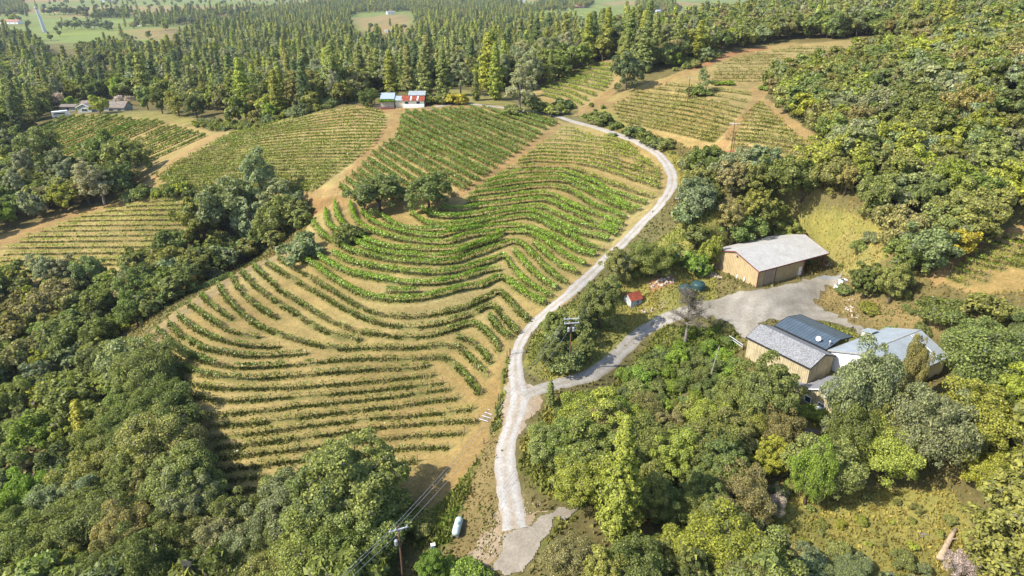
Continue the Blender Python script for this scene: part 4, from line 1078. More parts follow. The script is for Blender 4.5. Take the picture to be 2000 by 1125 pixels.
# woods beyond the cottage and the ranch house
scatter("236,212 300,214 420,236 470,250 560,226 640,206 690,194 760,186 850,176 900,186 1000,186 1050,176 1110,146 1200,112 1230,150 1300,134 1350,112 1250,70 1000,62 700,78 520,60 400,72 300,100 200,140", 8.0, {'pine': .22, 'oak': .56, 'grey': .22}, HF, 11, EX_CLEAR, gaps=.2)
scatter("1230,118 1300,134 1400,104 1500,84 1690,72 1790,88 2040,60 2040,6 1820,6 1660,6 1500,26 1400,40 1300,56 1240,70", 7.0, {'oak': .8, 'grey': .12, 'pine': .08}, {'oak': (8, 12), 'grey': (11, 15), 'pine': (12, 18)}, 12)
scatter("-120,100 60,96 300,100 250,150 200,196 120,214 90,240 -10,300 -140,300", 8.0, {'oak': .62, 'pine': .18, 'grey': .2}, HF, 13, EX_CLEAR, gaps=.2)
scatter("-200,96 200,98 350,84 420,46 560,44 700,58 1000,52 1250,62 1250,74 1000,66 700,82 520,64 400,76 300,104 -200,100", 10.5, {'pine': .24, 'oak': .62, 'grey': .14}, HF, 14, EX_CLEAR, gaps=.2)
scatter("400,26 600,14 1000,16 1250,26 1320,44 1250,62 1000,53 700,59 560,45", 15, {'pine': .3, 'oak': .7}, HF, 15, EX_CLEAR, gaps=.2)
for i, s in enumerate(["600,2 1000,2 1020,14 640,16", "-60,4 40,6 60,24 -60,34", "190,26 260,28 250,36 180,36", "1060,4 1160,5 1150,16 1050,16", "330,26 430,28 420,40 340,40", "1240,8 1310,10 1330,26 1250,26", "270,36 420,34 400,46 290,48"]):
    scatter(s, 15, {'oak': .75, 'pine': .25}, HF, 20 + i)
scatter("-60,0 700,0 700,26 420,30 350,84 200,98 -60,90", 90, {'oak': .8, 'pine': .2}, HF, 60)
scatter("0,70 60,68 60,84 0,88", 20, {'oak': .8, 'pine': .2}, HF, 61)
scatter("260,42 350,40 350,50 265,54", 22, {'oak': .6, 'pine': .4}, HF, 62)
# trees round the ranch house and along the left edge
scatter("-60,300 90,244 70,262 40,292 10,330 -60,345", 6.5, {'oak': .85, 'bush': .15}, HO, 30)
scatter("-60,350 30,338 130,348 262,352 290,374 200,402 110,412 50,440 0,462 -60,490", 6.0, {'oak': .82, 'grey': .18}, HO, 31)
scatter("290,372 360,372 360,382 250,394 230,392", 3.0, {'bush': 1}, HO, 32)
scatter("380,236 430,240 520,244 520,250 430,256 380,250", 2.6, {'bush': 1}, {'bush': (1.6, 2.6)}, 33)
scatter("470,248 560,224 690,192 690,200 560,233 470,257", 4.5, {'bush': .7, 'oak': .3}, {'bush': (2.5, 4.5), 'oak': (5, 8)}, 34)
# the gully with its trees, and the big wood in the lower left
scatter("-60,556 210,552 310,520 372,480 365,420 430,400 520,420 600,405 604,440 560,474 480,516 400,552 330,600 240,666 160,700 -60,760", 5.0, {'oak': .80, 'bush': .20}, {'oak': (5, 8.5), 'bush': (2.5, 4.5)}, 35)
scatter("-80,740 160,690 250,730 320,760 356,830 372,880 395,960 430,1010 560,1012 640,1040 740,1060 752,1140 740,1330 -120,1330", 5.0, {'oak': .92, 'bush': .08}, {'oak': (6, 10.5), 'bush': (3, 4)}, 36)
scatter("770,1010 850,1000 830,1050 790,1090 760,1130", 3.4, {'bush': .7, 'oak': .3}, {'bush': (2, 3.5), 'oak': (4, 6)}, 37)
scatter("840,1112 930,1118 930,1180 830,1180", 3.0, {'bush': .6, 'oak': .4}, {'bush': (2.5, 3.5), 'oak': (4, 5.5)}, 38, pal={'oak': ['bright green', 'mid green'], 'bush': ['bright green']})
# right hand hillside
EX_R = [pts(s) for s in ["1775,590 1850,500 1950,440 2080,420 2080,640 1960,650 1840,620", "1600,470 1650,410 1700,430 1740,480 1730,530 1640,540", "1540,330 1620,290 1650,310 1600,340"]]
scatter("1512,160 1560,150 1660,134 1790,98 1900,70 2060,60 2060,640 1900,640 1850,560 1760,600 1680,585 1680,550 1740,500 1720,440 1620,405 1480,425 1380,460 1350,420 1420,372 1480,352 1600,352 1650,312 1560,236 1510,200", 5.2, {'oak': .93, 'grey': .02, 'bush': .05}, {'oak': (6.5, 10), 'grey': (7, 11), 'bush': (2.5, 4)}, 40, EX_R,
        pal={'oak': ['olive green', 'dark green', 'brownish green', 'olive green', 'mid green', 'yellow green', 'grey green']})
scatter("1420,470 1500,436 1620,416 1640,450 1560,455 1440,485", 4.2, {'bush': 1}, {'bush': (1.0, 2.2)}, 41)
scatter("1560,450 1640,415 1720,440 1740,500 1690,530 1640,500", 4.6, {'bush': 1}, {'bush': (.8, 2.2)}, 54)
# between the road and the barn
scatter("1330,310 1390,296 1430,345 1400,390 1370,440 1330,470 1330,420 1350,380", 4.0, {'bush': .7, 'oak': .3}, {'bush': (1.5, 3.2), 'oak': (4, 6.5)}, 42)
scatter("1290,500 1340,455 1385,440 1400,480 1385,500 1350,520 1300,540 1250,560 1200,600 1160,630 1170,590 1230,540", 3.6, {'bush': .55, 'oak': .45}, {'bush': (1.6, 3), 'oak': (4, 6)}, 43, EX_SHED)
scatter("1060,690 1100,660 1140,660 1140,700 1120,720 1060,720", 3.0, {'bush': .9, 'oak': .1}, {'bush': (1.5, 3), 'oak': (3, 4.5)}, 44)
scatter("1150,200 1185,205 1200,240 1320,295 1330,330 1290,300 1180,252 1140,240", 4.0, {'bush': 1}, {'bush': (.8, 2.0)}, 45)
scatter("1230,130 1260,130 1320,142 1400,120 1420,108 1400,104 1300,134", 5.0, {'bush': .6, 'oak': .4}, {'bush': (2, 4), 'oak': (5, 8)}, 46)
# the wood below the winery, bottom right
scatter("1060,900 1090,850 1180,846 1260,838 1330,812 1400,806 1480,836 1535,880 1540,960 1480,1020 1490,1330 1010,1330 1040,1150 1140,1040 1100,950", 4.5, {'oak': .84, 'bush': .16}, {'oak': (5, 8.5), 'bush': (2, 3.5)}, 47,
        pal={'oak': ['olive green', 'brownish green', 'olive green', 'mid green', 'dark green', 'yellow green']})
scatter("1080,850 1100,800 1190,770 1230,720 1290,672 1440,690 1470,770 1500,830 1400,800 1330,805 1250,830 1180,840", 2.3, {'bush': 1}, {'bush': (1.2, 2.6)}, 48, pal={'bush': ['mid green', 'bright green', 'dark green']})
scatter("1620,1000 1650,975 1720,925 1830,860 1900,790 1960,730 2060,690 2060,1330 1840,1330 1880,1060 1870,960 1700,940 1580,960", 5.0, {'oak': .9, 'pine': .1}, {'oak': (6, 10), 'pine': (10, 15)}, 49,
        pal={'oak': ['yellow green', 'olive green', 'mid green', 'grey green', 'olive green']})
scatter("1480,1090 1620,1060 1740,1080 1830,1120 1840,1300 1480,1300", 3.6, {'bush': .72, 'oak': .28}, {'bush': (1.4, 2.6), 'oak': (3.5, 5.5)}, 50, pal={'bush': ['brownish green', 'olive green', 'grey green'], 'oak': ['brownish green', 'grey green']})
scatter("1490,985 1640,955 1850,965 1890,1040 1800,1090 1500,1080", 3.2, {'bush': 1}, {'bush': (.6, 1.3)}, 51, pal={'bush': ['olive green', 'yellow green']})
scatter("1420,640 1460,690 1450,740 1420,720 1330,650", 3.5, {'bush': 1}, {'bush': (1, 2)}, 52)
scatter("1800,600 1900,620 2060,610 2060,680 1880,680", 4.5, {'oak': .5, 'bush': .5}, {'oak': (4.5, 6.5), 'bush': (1.5, 3)}, 53)

# ------------------------------------------------------------------ choose which trees are individuals (largest in the picture) and which make up the far woods
tr_rg = np.random.default_rng(99)
for t in TREES:
    t['z'] = float(gz(t['x'], t['y']))
    t['R'] = math.sqrt(t['x'] ** 2 + t['y'] ** 2 + (CAMZ - t['z']) ** 2)
    if t['tint'] is None: t['tint'] = PAL[t['kind']][tr_rg.choice(len(PAL[t['kind']]), p=PWT[t['kind']])]
    t['rz'] = tr_rg.uniform(0, 6.28)
    px, py, d = project(t['x'], t['y'], t['z'] + .5 * t['h'])
    t['px'], t['py'] = float(px), float(py)
    t['hp'] = t['h'] * FPX / t['R']
    t['inf'] = -20 < t['px'] < 2020 and -10 < t['py'] < 1125 + .1 * t['hp']
    k = 2.35 * (0.80 + .40 * tr_rg.random()); c = TINTS[t['tint']]
    t['col'] = [c[0] * k * tr_rg.uniform(.98, 1.16), c[1] * k, c[2] * k * tr_rg.uniform(1.05, 1.5)]
NAME = {'oak': 'oak_tree', 'bush': 'shrub', 'pine': 'pine_tree', 'grey': 'grey_pine', 'bare': 'bare_tree'}
WORD = {'oak': 'oak', 'bush': 'shrub', 'pine': 'conical pine', 'grey': 'wispy grey pine', 'bare': 'leafless tree'}
LAND = [("the tan barn", 1500, 520), ("the winery sheds", 1560, 690), ("the white winery roof", 1745, 690), ("the red roofed shed", 1233, 582), ("the green water tanks", 1350, 553),
        ("the hilltop cottage", 790, 198), ("the ranch house", 200, 208), ("the transformer pole", 1112, 690), ("the road junction", 1015, 770), ("the propane tank", 895, 1028),
        ("the bottom power pole", 780, 1075), ("the dead tree", 1340, 630), ("the fallen log", 1850, 1060), ("the hilltop plot's track", 1490, 170), ("the low left vines", 180, 470),
        ("the bramble hedge", 330, 620), ("the gully's tall pine", 522, 360), ("the road bend", 1318, 350), ("the ridge top vines", 1600, 90), ("the right edge vines", 1930, 500),
        ("the bottom left corner", 20, 1110), ("the bottom right corner", 1980, 1110), ("the top right corner", 1980, 20), ("the left edge's middle", 10, 640), ("the right edge's upper third", 1985, 300),
        ("the valley clearing", 750, 48), ("the asphalt apron", 1060, 1020), ("the vineyard's lower left corner", 400, 930), ("the far tower", 86, 45), ("the ranch house vines", 250, 270),
        ("the bottom edge's centre", 1000, 1120), ("the grassy clearing", 1680, 1010), ("the twin vineyard oaks", 790, 385), ("the pocket plot", 1140, 150), ("the ridge track", 1360, 125)]
def best_landmark(px, py):
    return min(range(len(LAND)), key=lambda i: math.hypot(px - LAND[i][1], (py - LAND[i][2]) * 1.3))

indiv = []
for kind in NAME:
    L = sorted([t for t in TREES if t['kind'] == kind and t['inf']], key=lambda t: -t['hp'] * (2 if t['fix'] else 1))
    cap = {'oak': 300, 'bush': 300, 'pine': 240, 'grey': 160, 'bare': 60}[kind]
    for t in L[:cap]: t['ind'] = True; indiv.append(t)
# each label: colour, kind and rank beside the landmark it stands nearest to
used = {}
for t in indiv:
    i = best_landmark(t['px'], t['py']); dx = t['px'] - LAND[i][1]; dy = (t['py'] - LAND[i][2]) * 1.3
    side = ("right of" if dx > 0 else "left of") if abs(dx) > abs(dy) else ("below" if dy > 0 else "above")
    t['lm'] = (i, side); t['ld'] = math.hypot(dx, dy)
    used.setdefault((t['kind'], t['tint'], i, side), []).append(t)
for (kind, tint, i, side), L in used.items():
    L.sort(key=lambda t: t['ld'])
    for n, t in enumerate(L):
        nm = LAND[i][0]
        size = "" if kind == 'bare' else ("tall " if t['h'] > KH[kind] * 1.05 else "low " if t['h'] < KH[kind] * .7 else "")
        rank = "nearest" if n == 0 else (ORD[n] if n < len(ORD) else "last") + " nearest"
        t['label'] = f"{tint} {size}{WORD[kind].replace('wispy ', '')}, {rank} of its colour {side} {nm}"
        if len(t['label'].split()) > 16: t['label'] = t['label'].replace(' of its colour', '')
        t['group'] = f"{WORD[kind]}s near {nm}"

def lod(t): return 0 if t['R'] < 150 else 1 if t['R'] < 400 else 2
for t in indiv:
    ks = KITS[t['kind'], lod(t)]; k = ks[tr_rg.integers(len(ks))] if not (t['fix'] and t['kind'] == 'oak' and t['wide'] > 1.24) else ks[1]
    s = t['h'] / KH[t['kind']]; sc = (s * t['wide'], s * t['wide'], s)
    loc = (t['x'], t['y'], t['z'] - .1)
    if t['R'] < 260 and t['kind'] != 'bush' or t['R'] < 130:
        r = empty(NAME[t['kind']], loc, t['rz'], t['label'], "shrub" if t['kind'] == 'bush' else "tree", t['group']); r.scale = sc
        c = link("crown", k['crown'], r); c["tint"] = t['col']
        link("stem" if t['kind'] == 'bush' else "trunk", k['trunk'], r)
    else:
        r = link(NAME[t['kind']], whole(k)); r.location = loc; r.rotation_euler = (0, 0, t['rz']); r.scale = sc; r["tint"] = t['col']
        tag(r, t['label'], "shrub" if t['kind'] == 'bush' else "tree", t['group'])

# the rest, tree for tree, as one wood per kind
def wood(kind, name, label):
    L = [t for t in TREES if t['kind'] == kind and not t.get('ind')]
    if not L: return
    col = bpy.data.collections.new(name + "_kinds")
    lv = 2; ks = KITS[kind, lv]
    for i, k in enumerate(ks):
        o = bpy.data.objects.new("%s_kind_%02d" % (kind, i), whole(k)); col.objects.link(o)
    me = bpy.data.meshes.new(name)
    me.from_pydata([(t['x'], t['y'], t['z'] - .1) for t in L], [], [])
    def at(n, typ, vals, key):
        a = me.attributes.new(n, typ, 'POINT'); a.data.foreach_set(key, np.asarray(vals, np.float32 if typ != 'INT' else np.int32).ravel())
    at('tsc', 'FLOAT_VECTOR', [(t['h'] / KH[kind] * t['wide'], t['h'] / KH[kind] * t['wide'], t['h'] / KH[kind]) for t in L], 'vector')
    at('trot', 'FLOAT_VECTOR', [(0, 0, t['rz']) for t in L], 'vector')
    at('tint', 'FLOAT_COLOR', [(*t['col'], 1) for t in L], 'color')
    at('tidx', 'INT', [int(tr_rg.integers(len(ks))) for t in L], 'value')
    ng = bpy.data.node_groups.new(name, 'GeometryNodeTree')
    ng.interface.new_socket("Geometry", in_out='INPUT', socket_type='NodeSocketGeometry'); ng.interface.new_socket("Geometry", in_out='OUTPUT', socket_type='NodeSocketGeometry')
    gi = ng.nodes.new("NodeGroupInput"); go = ng.nodes.new("NodeGroupOutput")
    ci = ng.nodes.new("GeometryNodeCollectionInfo"); ci.inputs['Collection'].default_value = col; ci.inputs['Separate Children'].default_value = True; ci.inputs['Reset Children'].default_value = True
    ip = ng.nodes.new("GeometryNodeInstanceOnPoints"); ip.inputs['Pick Instance'].default_value = True
    def na(n, typ):
        q = ng.nodes.new("GeometryNodeInputNamedAttribute"); q.data_type = typ; q.inputs[0].default_value = n; return q.outputs[0]
    ng.links.new(gi.outputs[0], ip.inputs['Points']); ng.links.new(ci.outputs[0], ip.inputs['Instance'])
    ng.links.new(na('tidx', 'INT'), ip.inputs['Instance Index']); ng.links.new(na('trot', 'FLOAT_VECTOR'), ip.inputs['Rotation']); ng.links.new(na('tsc', 'FLOAT_VECTOR'), ip.inputs['Scale'])
    ng.links.new(ip.outputs[0], go.inputs[0])
    o = link(name, me); md = o.modifiers.new("trees", 'NODES'); md.node_group = ng
    tag(o, label, "woods", kind='stuff')
wood('oak', "oak_woods", "rounded oaks massed over the far hillsides and valley")
wood('pine', "pine_woods", "pointed dark pines massed in the far valley")
wood('grey', "grey_pine_woods", "pale wispy pines scattered through the far woods")
wood('bush', "scrub", "low scrub between the trees")
wood('bare', "bare_thicket", "grey leafless trees among the woods")
print("TREES", {k: (sum(t['kind'] == k for t in TREES), sum(t['kind'] == k for t in indiv)) for k in NAME})

for t in TREES:
    if t['h']>28: print('TALL',t['kind'],round(t['h'],1),round(t['px']),round(t['py']),t['fix'])
print('HOLE',[(t['kind'],round(t['h'],1),t.get('ind'),round(t['R'])) for t in TREES if 1880<t['px']<2000 and 230<t['py']<430])
# ------------------------------------------------------------------ materials of the buildings
def cladmat(name, col, period=.25, streak=.25, axis=0, rough=.6, spec=.3, metal=0.0, bstr=.5):
    """boards or ribbed sheet: ribs along one object axis, weather streaks along them"""
    m, nt, out = newmat(name)
    tc = nt.nodes.new("ShaderNodeTexCoord"); sx = nt.nodes.new("ShaderNodeSeparateXYZ"); nt.links.new(tc.outputs['Object'], sx.inputs[0])
    if axis == 2:   # walls in either direction: rib across x + y
        ad = nd(nt, "ShaderNodeMath", operation='ADD'); nt.links.new(sx.outputs[0], ad.inputs[0]); nt.links.new(sx.outputs[1], ad.inputs[1]); src = ad.outputs[0]
    else: src = sx.outputs[axis]
    mu = nd(nt, "ShaderNodeMath", operation='MULTIPLY'); mu.inputs[1].default_value = 2 * math.pi / period; nt.links.new(src, mu.inputs[0])
    sn = nd(nt, "ShaderNodeMath", operation='SINE'); nt.links.new(mu.outputs[0], sn.inputs[0])
    st = (1, 1, .12) if axis == 2 else ((1, .15, .15) if axis == 0 else (.15, 1, .15))
    n = noise(nt, 2.6, 6, .7, stretch=st); n2 = noise(nt, .7, 5, .6)
    c = ramp(nt, n, [(.3, tuple(v * (1 - streak) for v in col)), (.7, tuple(v * (1 + streak * .7) for v in col))])
    c = mixc(nt, c, ramp(nt, n2, [(.3, (.82, .82, .80)), (.7, (1.1, 1.08, 1.05))]), 1.0, 'MULTIPLY')
    c = mixc(nt, c, ramp(nt, sn.outputs[0], [(.0, (.72, .72, .72)), (.25, (1, 1, 1))]), .8, 'MULTIPLY')
    principled(nt, out, c, rough, metal, spec, sn.outputs[0], bstr, .03)
    return m

def shinglemat(name, col, var=.35, scale=2.2, rough=.85):
    m, nt, out = newmat(name)
    tc = nt.nodes.new("ShaderNodeTexCoord")
    v = nd(nt, "ShaderNodeTexVoronoi", ins={'Scale': scale * 1.6}); nt.links.new(tc.outputs['Object'], v.inputs['Vector'])
    n = noise(nt, .5, 6, .7); n2 = noise(nt, 6, 3, .7)
    c = ramp(nt, v.outputs['Color'], [(.2, tuple(k * (1 - var) for k in col)), (.8, tuple(k * (1 + var * .6) for k in col))])
    c = mixc(nt, c, ramp(nt, n, [(.3, (.84, .83, .82)), (.7, (1.1, 1.1, 1.1))]), 1.0, 'MULTIPLY')
    c = mixc(nt, c, ramp(nt, n2, [(.3, (.85, .85, .85)), (.7, (1.12, 1.12, 1.12))]), 1.0, 'MULTIPLY')
    principled(nt, out, c, rough, 0, .2, n2, .4, .03)
    return m
M_tan = cladmat("tan_ribbed_steel", (.44, .335, .185), .45, .12, 2)
M_tan2 = cladmat("tan_door", (.36, .27, .20), .5, .15, 2)
M_boards = cladmat("weathered_boards", (.46, .385, .24), .34, .38, 2, .9, .15)
M_paleroof = shinglemat("pale_speckled_roof", (.40, .385, .36), .16, 6.0)
M_greyroof = shinglemat("grey_shingle_roof", (.225, .225, .23), .4, 5.0)
M_white_roof = shinglemat("whitish_grey_roof", (.29, .325, .345), .10, 5.0, .7)
M_blue = cladmat("blue_grey_steel_roof", (.115, .155, .195), .62, .12, 0, .42, .5, .35, .9)
M_red_trim = plain("dark_red_trim", (.16, .045, .04), .6)
M_dark = plain("dark_interior", (.02, .02, .022), .8)
M_white = plain("white_paint", (.72, .72, .70), .5, var=.1)
M_cream = plain("cream_wall", (.55, .50, .38), .7, var=.12)
M_conc = plain("concrete", (.32, .31, .29), .9)
M_steel = plain("galvanised_steel", (.42, .44, .46), .4, .6, var=.15)
M_glass = plain("window_glass", (.03, .04, .05), .12, 0, .1, spec=.6)
M_wood = plain("pole_wood", (.115, .062, .038), .9, var=.35, stretch=(4, 4, .4))
M_greywood = plain("grey_wood", (.25, .22, .19), .9, var=.3)
M_rust = shinglemat("rusty_red_roof", (.27, .065, .035), .3, 1.4)
M_green_tank = plain("green_tank", (.028, .062, .062), .45, var=.15)
M_tank = plain("propane_tank_paint", (.43, .50, .48), .35, 0, .15)
M_ins = plain("pale_insulator", (.55, .56, .58), .35)
M_rock = plain("pale_rock", (.40, .33, .26), .95, var=.4)
M_brownroof = shinglemat("brown_grey_roof", (.21, .175, .15), .25, 2.0)

def frame(x, y, z, deg, name, label, cat, group=None):
    return empty(name, (x, y, z), rad(deg), label, cat, group)

def gable_roof(L, y0, y1, yr, ze0, ze1, zr, ov=.4, ove=.4, th=.14, x0=0):
    """two roof slabs along x; eaves at y0 and y1, ridge at yr"""
    b = MB()
    s0 = (zr - ze0) / (yr - y0); s1 = (zr - ze1) / (y1 - yr)
    e0 = (y0 - ove, ze0 - s0 * ove); e1 = (y1 + ove, ze1 - s1 * ove)
    b.prism([(x0 - ov, e0[0], e0[1]), (x0 - ov, yr, zr), (x0 - ov, yr, zr + th), (x0 - ov, e0[0], e0[1] + th)], (L + 2 * ov, 0, 0))
    b.prism([(x0 - ov, yr + .001, zr - .002), (x0 - ov, e1[0], e1[1]), (x0 - ov, e1[0], e1[1] + th), (x0 - ov, yr + .001, zr + th - .002)], (L + 2 * ov, 0, 0))
    return b, e0, e1

def gable_walls(L, y0, y1, yr, ze0, ze1, zr, zb=-1.2, x0=0, drop=.02):
    return MB().prism([(x0, y0, zb), (x0, y1, zb), (x0, y1, ze1 - drop), (x0, yr, zr - drop), (x0, y0, ze0 - drop)], (L, 0, 0))

def trim(b, L, e0, e1, yr, zr, ov, w=.2, th=.17, x0=0):
    """barge boards and eave fascias just outside the roof edge"""
    for xx in (x0 - ov - .05, x0 + L + ov + .002):
        b.prism([(xx, e0[0], e0[1] - .05), (xx, yr, zr - .05), (xx, yr, zr + th), (xx, e0[0], e0[1] + th)], (.048, 0, 0))
        b.prism([(xx, yr + .002, zr - .05), (xx, e1[0], e1[1] - .05), (xx, e1[0], e1[1] + th), (xx, yr + .002, zr + th)], (.048, 0, 0))
    b.box(x0 - ov, x0 + L + ov, e0[0] - .06, e0[0] - .003, e0[1] - .08, e0[1] + th + .01)
    b.box(x0 - ov, x0 + L + ov, e1[0] + .003, e1[0] + .06, e1[1] - .08, e1[1] + th + .01)
    return b

# ------------------------------------------------------------------ the tan barn
B = frame(50.9, 129.0, 5.0, 28.5, "barn", "long tan steel barn with pale low roof and an open bay at its right end", "barn")
L_, W_ = 20.6, 13.0
rf, e0, e1 = gable_roof(L_, 0, W_, W_ / 2, 3.75, 3.75, 5.7, .35, .4)
rf.build("roof", M_paleroof, B); trim(MB(), L_, e0, e1, W_ / 2, 5.7, .35).build("roof_trim", M_red_trim, B)
gable_walls(13.9, 0, W_, W_ / 2, 3.75, 3.75, 5.7).build("wall", M_tan, B)
MB().box(1.9, 5.0, -.09, -.01, -.3, 3.35).build("sliding_door", M_tan2, B)
MB().box(5.02, 5.2, -.1, -.01, -.3, 3.5).build("dark_door_gap", M_dark, B)  # dark strip standing in for the shaded open gap beside the sliding door
dr = MB().box(12.3, 13.2, -.07, -.01, -.1, 2.05).build("door", M_white, B); MB().box(13.02, 13.08, -.12, -.075, .9, 1.02).build("handle", M_dark, dr)
for x in (-.02, 13.72): MB().box(x - .1, x + .12, -.12, -.012, -.6, 3.7).build("corner_trim", M_red_trim, B)
MB().box(-.12, -.012, W_ - .1, W_ + .1, -.6, 3.7).build("corner_trim", M_red_trim, B)
for x, y in ((L_ - .35, .25), (L_ - .35, W_ - .25), (L_ - .35, W_ / 2)): MB().box(x - .14, x + .14, y - .14, y + .14, -1, 3.8 + (1.8 if abs(y - W_ / 2) < 1 else 0)).build("post", M_red_trim, B)
MB().box(14.0, L_ - .2, W_ - .12, W_, -1, 2.2).build("back_wall", M_greywood, B)
for i in range(3): MB().box(14.0, L_ - .1, 2.5 + 3.4 * i, 2.7 + 3.4 * i, 3.35, 3.6).build("rafter", M_red_trim, B)
MB().lathe([(.12, 0), (.30, .08), (.26, .22), (.05, .3)], 12).build("gable_lamp", M_steel, B).location = (-.32, W_ / 2 - .3, 4.85)
for y, h in ((3.2, .75), (5.2, .5)): MB().box(-.22, -.012, y, y + .22, .1, h + .3).build("meter_box", M_white, B)
me = MB()
sl = patch("barn_apron", [(1590, 545), (1612, 531), (1650, 529), (1646, 536), (1600, 556)], yardcol((.26, .27, .28), (.22, .22, .22), 3), lift=.10, edge=.3)

# ------------------------------------------------------------------ the winery: three joined sheds and a small house
B = frame(42.3, 106.9, 1.3, -56, "board_shed", "weathered board shed with grey shingle roof at the left of the winery", "shed")
rf, e0, e1 = gable_roof(12.4, 0, 6.6, 3.4, 4.2, 4.2, 5.55, .3, .35)
rf.build("roof", M_greyroof, B); trim(MB(), 12.4, e0, e1, 3.4, 5.55, .3).build("roof_trim", M_dark, B)
gable_walls(12.4, 0, 6.6, 3.4, 4.2, 4.2, 5.55, -2).build("wall", M_boards, B)
MB().box(.4, 12.0, -.05, -.005, 2.45, 2.6).build("girt_board", M_boards, B)
B = frame(48.4, 110.9, 1.6, -56, "steel_roofed_shed", "open shed with ribbed blue grey steel roof behind the weathered board shed", "shed")
rf, e0, e1 = gable_roof(10.3, .3, 7.6, 3.9, 3.95, 3.95, 4.6, .15, .3)
rf.build("roof", M_blue, B); trim(MB(), 10.3, e0, e1, 3.9, 4.6, .15).build("roof_trim", M_dark, B)
MB().box(.3, 10.0, 4.2, 4.35, -1, 4.3).build("wall", M_boards, B)
for x in (.3, 3.5, 6.8, 10):
    for y in (.6, 7.4): MB().box(x - .1, x + .1, y - .1, y + .1, -1.5, 3.95).build("post", M_greywood, B)
d = MB().tube([(8.2, .9, 4.0), (8.2, .9, 4.7)], .04, 6); d.build("mast", M_steel, B)
MB().lathe([(.02, 0), (.22, .03), (.42, .13), (.44, .16), (.2, .1), (.03, .06)], 14).build("dish", M_white, B).matrix_local = __import__('mathutils').Matrix.Translation((8.2, .8, 4.85)) @ __import__('mathutils').Euler((1.0, .2, .3)).to_matrix().to_4x4()
v = MB().tube([(10.0, 1.5, 4.1), (10.0, 1.5, 4.95)], .13, 8); v.tube([(10, 1.5, 4.95), (10, 1.5, 5.15)], [.24, .05], 8); v.build("vent_pipe", M_steel, B)
B = frame(60.3, 92.4, 2.2, 30, "white_roofed_hall", "broad winery hall with whitish grey roof and white end wall among oaks", "building")
rf, e0, e1 = gable_roof(15.6, 0, 10.8, 5.4, 3.3, 3.5, 5.6, .35, .4)
rf.build("roof", M_white_roof, B); trim(MB(), 15.6, e0, e1, 5.4, 5.6, .35).build("roof_trim", M_conc, B)
gable_walls(15.6, 0, 10.8, 5.4, 3.3, 3.5, 5.6, -2.5).build("wall", M_white, B)
rc = MB()
for i in range(26): rc.tube([(-.2 + i * .62, 5.4, 5.74), (.36 + i * .62, 5.4, 5.74)], [.13, .11], 6)
rc.build("ridge_cap", M_conc, B)
for x in (12.6, 13.2): MB().prism([(x, 5.1, 5.76), (x + .12, 5.1, 5.76), (x + .12, .2, 3.59), (x, .2, 3.59)], (0, 0, .05)).build("roof_pipe", M_white, B)
MB().box(10.6, 12.2, 10.81, 12.4, 0, 3.6).build("porch_wall", M_cream, B); MB().prism([(10.4, 10.5, 4.1), (10.4, 12.6, 3.62), (10.4, 12.6, 3.74), (10.4, 10.5, 4.22)], (2.0, 0, 0)).build("porch_roof", M_white_roof, B)
MB().box(-.06, -.005, 4.3, 6.6, .2, 2.9).build("door", M_conc, B)
# small house: gable faces the camera's left
B = frame(47.9, 94.6, -.3, -56, "cabin", "small tan cabin with grey roof and white barge boards below the winery sheds", "cabin")
w = MB().prism([(0, 0, -2.5), (5.4, 0, -2.5), (5.4, 0, 2.9), (2.7, 0, 4.4), (0, 0, 2.9)], (0, 6.4, 0)); w.build("wall", M_boards, B)
r_ = MB(); sl_ = 1.5 / 2.7
r_.prism([(-.4, -.4, 2.9 - .4 * sl_), (2.7, -.4, 4.4), (2.7, -.4, 4.52), (-.4, -.4, 3.02 - .4 * sl_)], (0, 7.2, 0)); r_.prism([(2.701, -.4, 4.398), (5.8, -.4, 2.9 - .4 * sl_), (5.8, -.4, 3.02 - .4 * sl_), (2.701, -.4, 4.518)], (0, 7.2, 0))
r_.build("roof", M_greyroof, B)
bb = MB(); bb.prism([(-.45, -.46, 2.62), (2.7, -.46, 4.37), (2.7, -.46, 4.58), (-.45, -.46, 2.83)], (0, .055, 0)); bb.prism([(2.702, -.46, 4.37), (5.85, -.46, 2.62), (5.85, -.46, 2.83), (2.702, -.46, 4.58)], (0, .055, 0)); bb.build("barge_board", M_white, B)
for x0, x1 in ((.5, 1.7), (2.9, 4.1)):
    f = MB().box(x0, x1, -.07, -.01, .9, 2.1).build("window", M_white, B); MB().box(x0 + .1, x1 - .1, -.1, -.075, 1.0, 2.0).build("pane", M_glass, f)
ac = MB().box(3.1, 3.9, -.75, -.11, .75, 1.45).build("air_conditioner", M_white, B)
MB().box(-2.6, -.01, .3, 3.2, -2.5, 2.1).build("lean_to_wall", M_boards, B); MB().prism([(-2.9, 0, 2.15), (.1, 0, 2.62), (.1, 0, 2.74), (-2.9, 0, 2.27)], (0, 3.5, 0)).build("lean_to_roof", M_greyroof, B)
v = MB().tube([(4.0, 2.6, 3.3), (4.0, 2.6, 4.5)], .11, 8); v.tube([(4, 2.6, 4.5), (4, 2.6, 4.62)], [.22, .2], 8); v.build("chimney", M_steel, B)

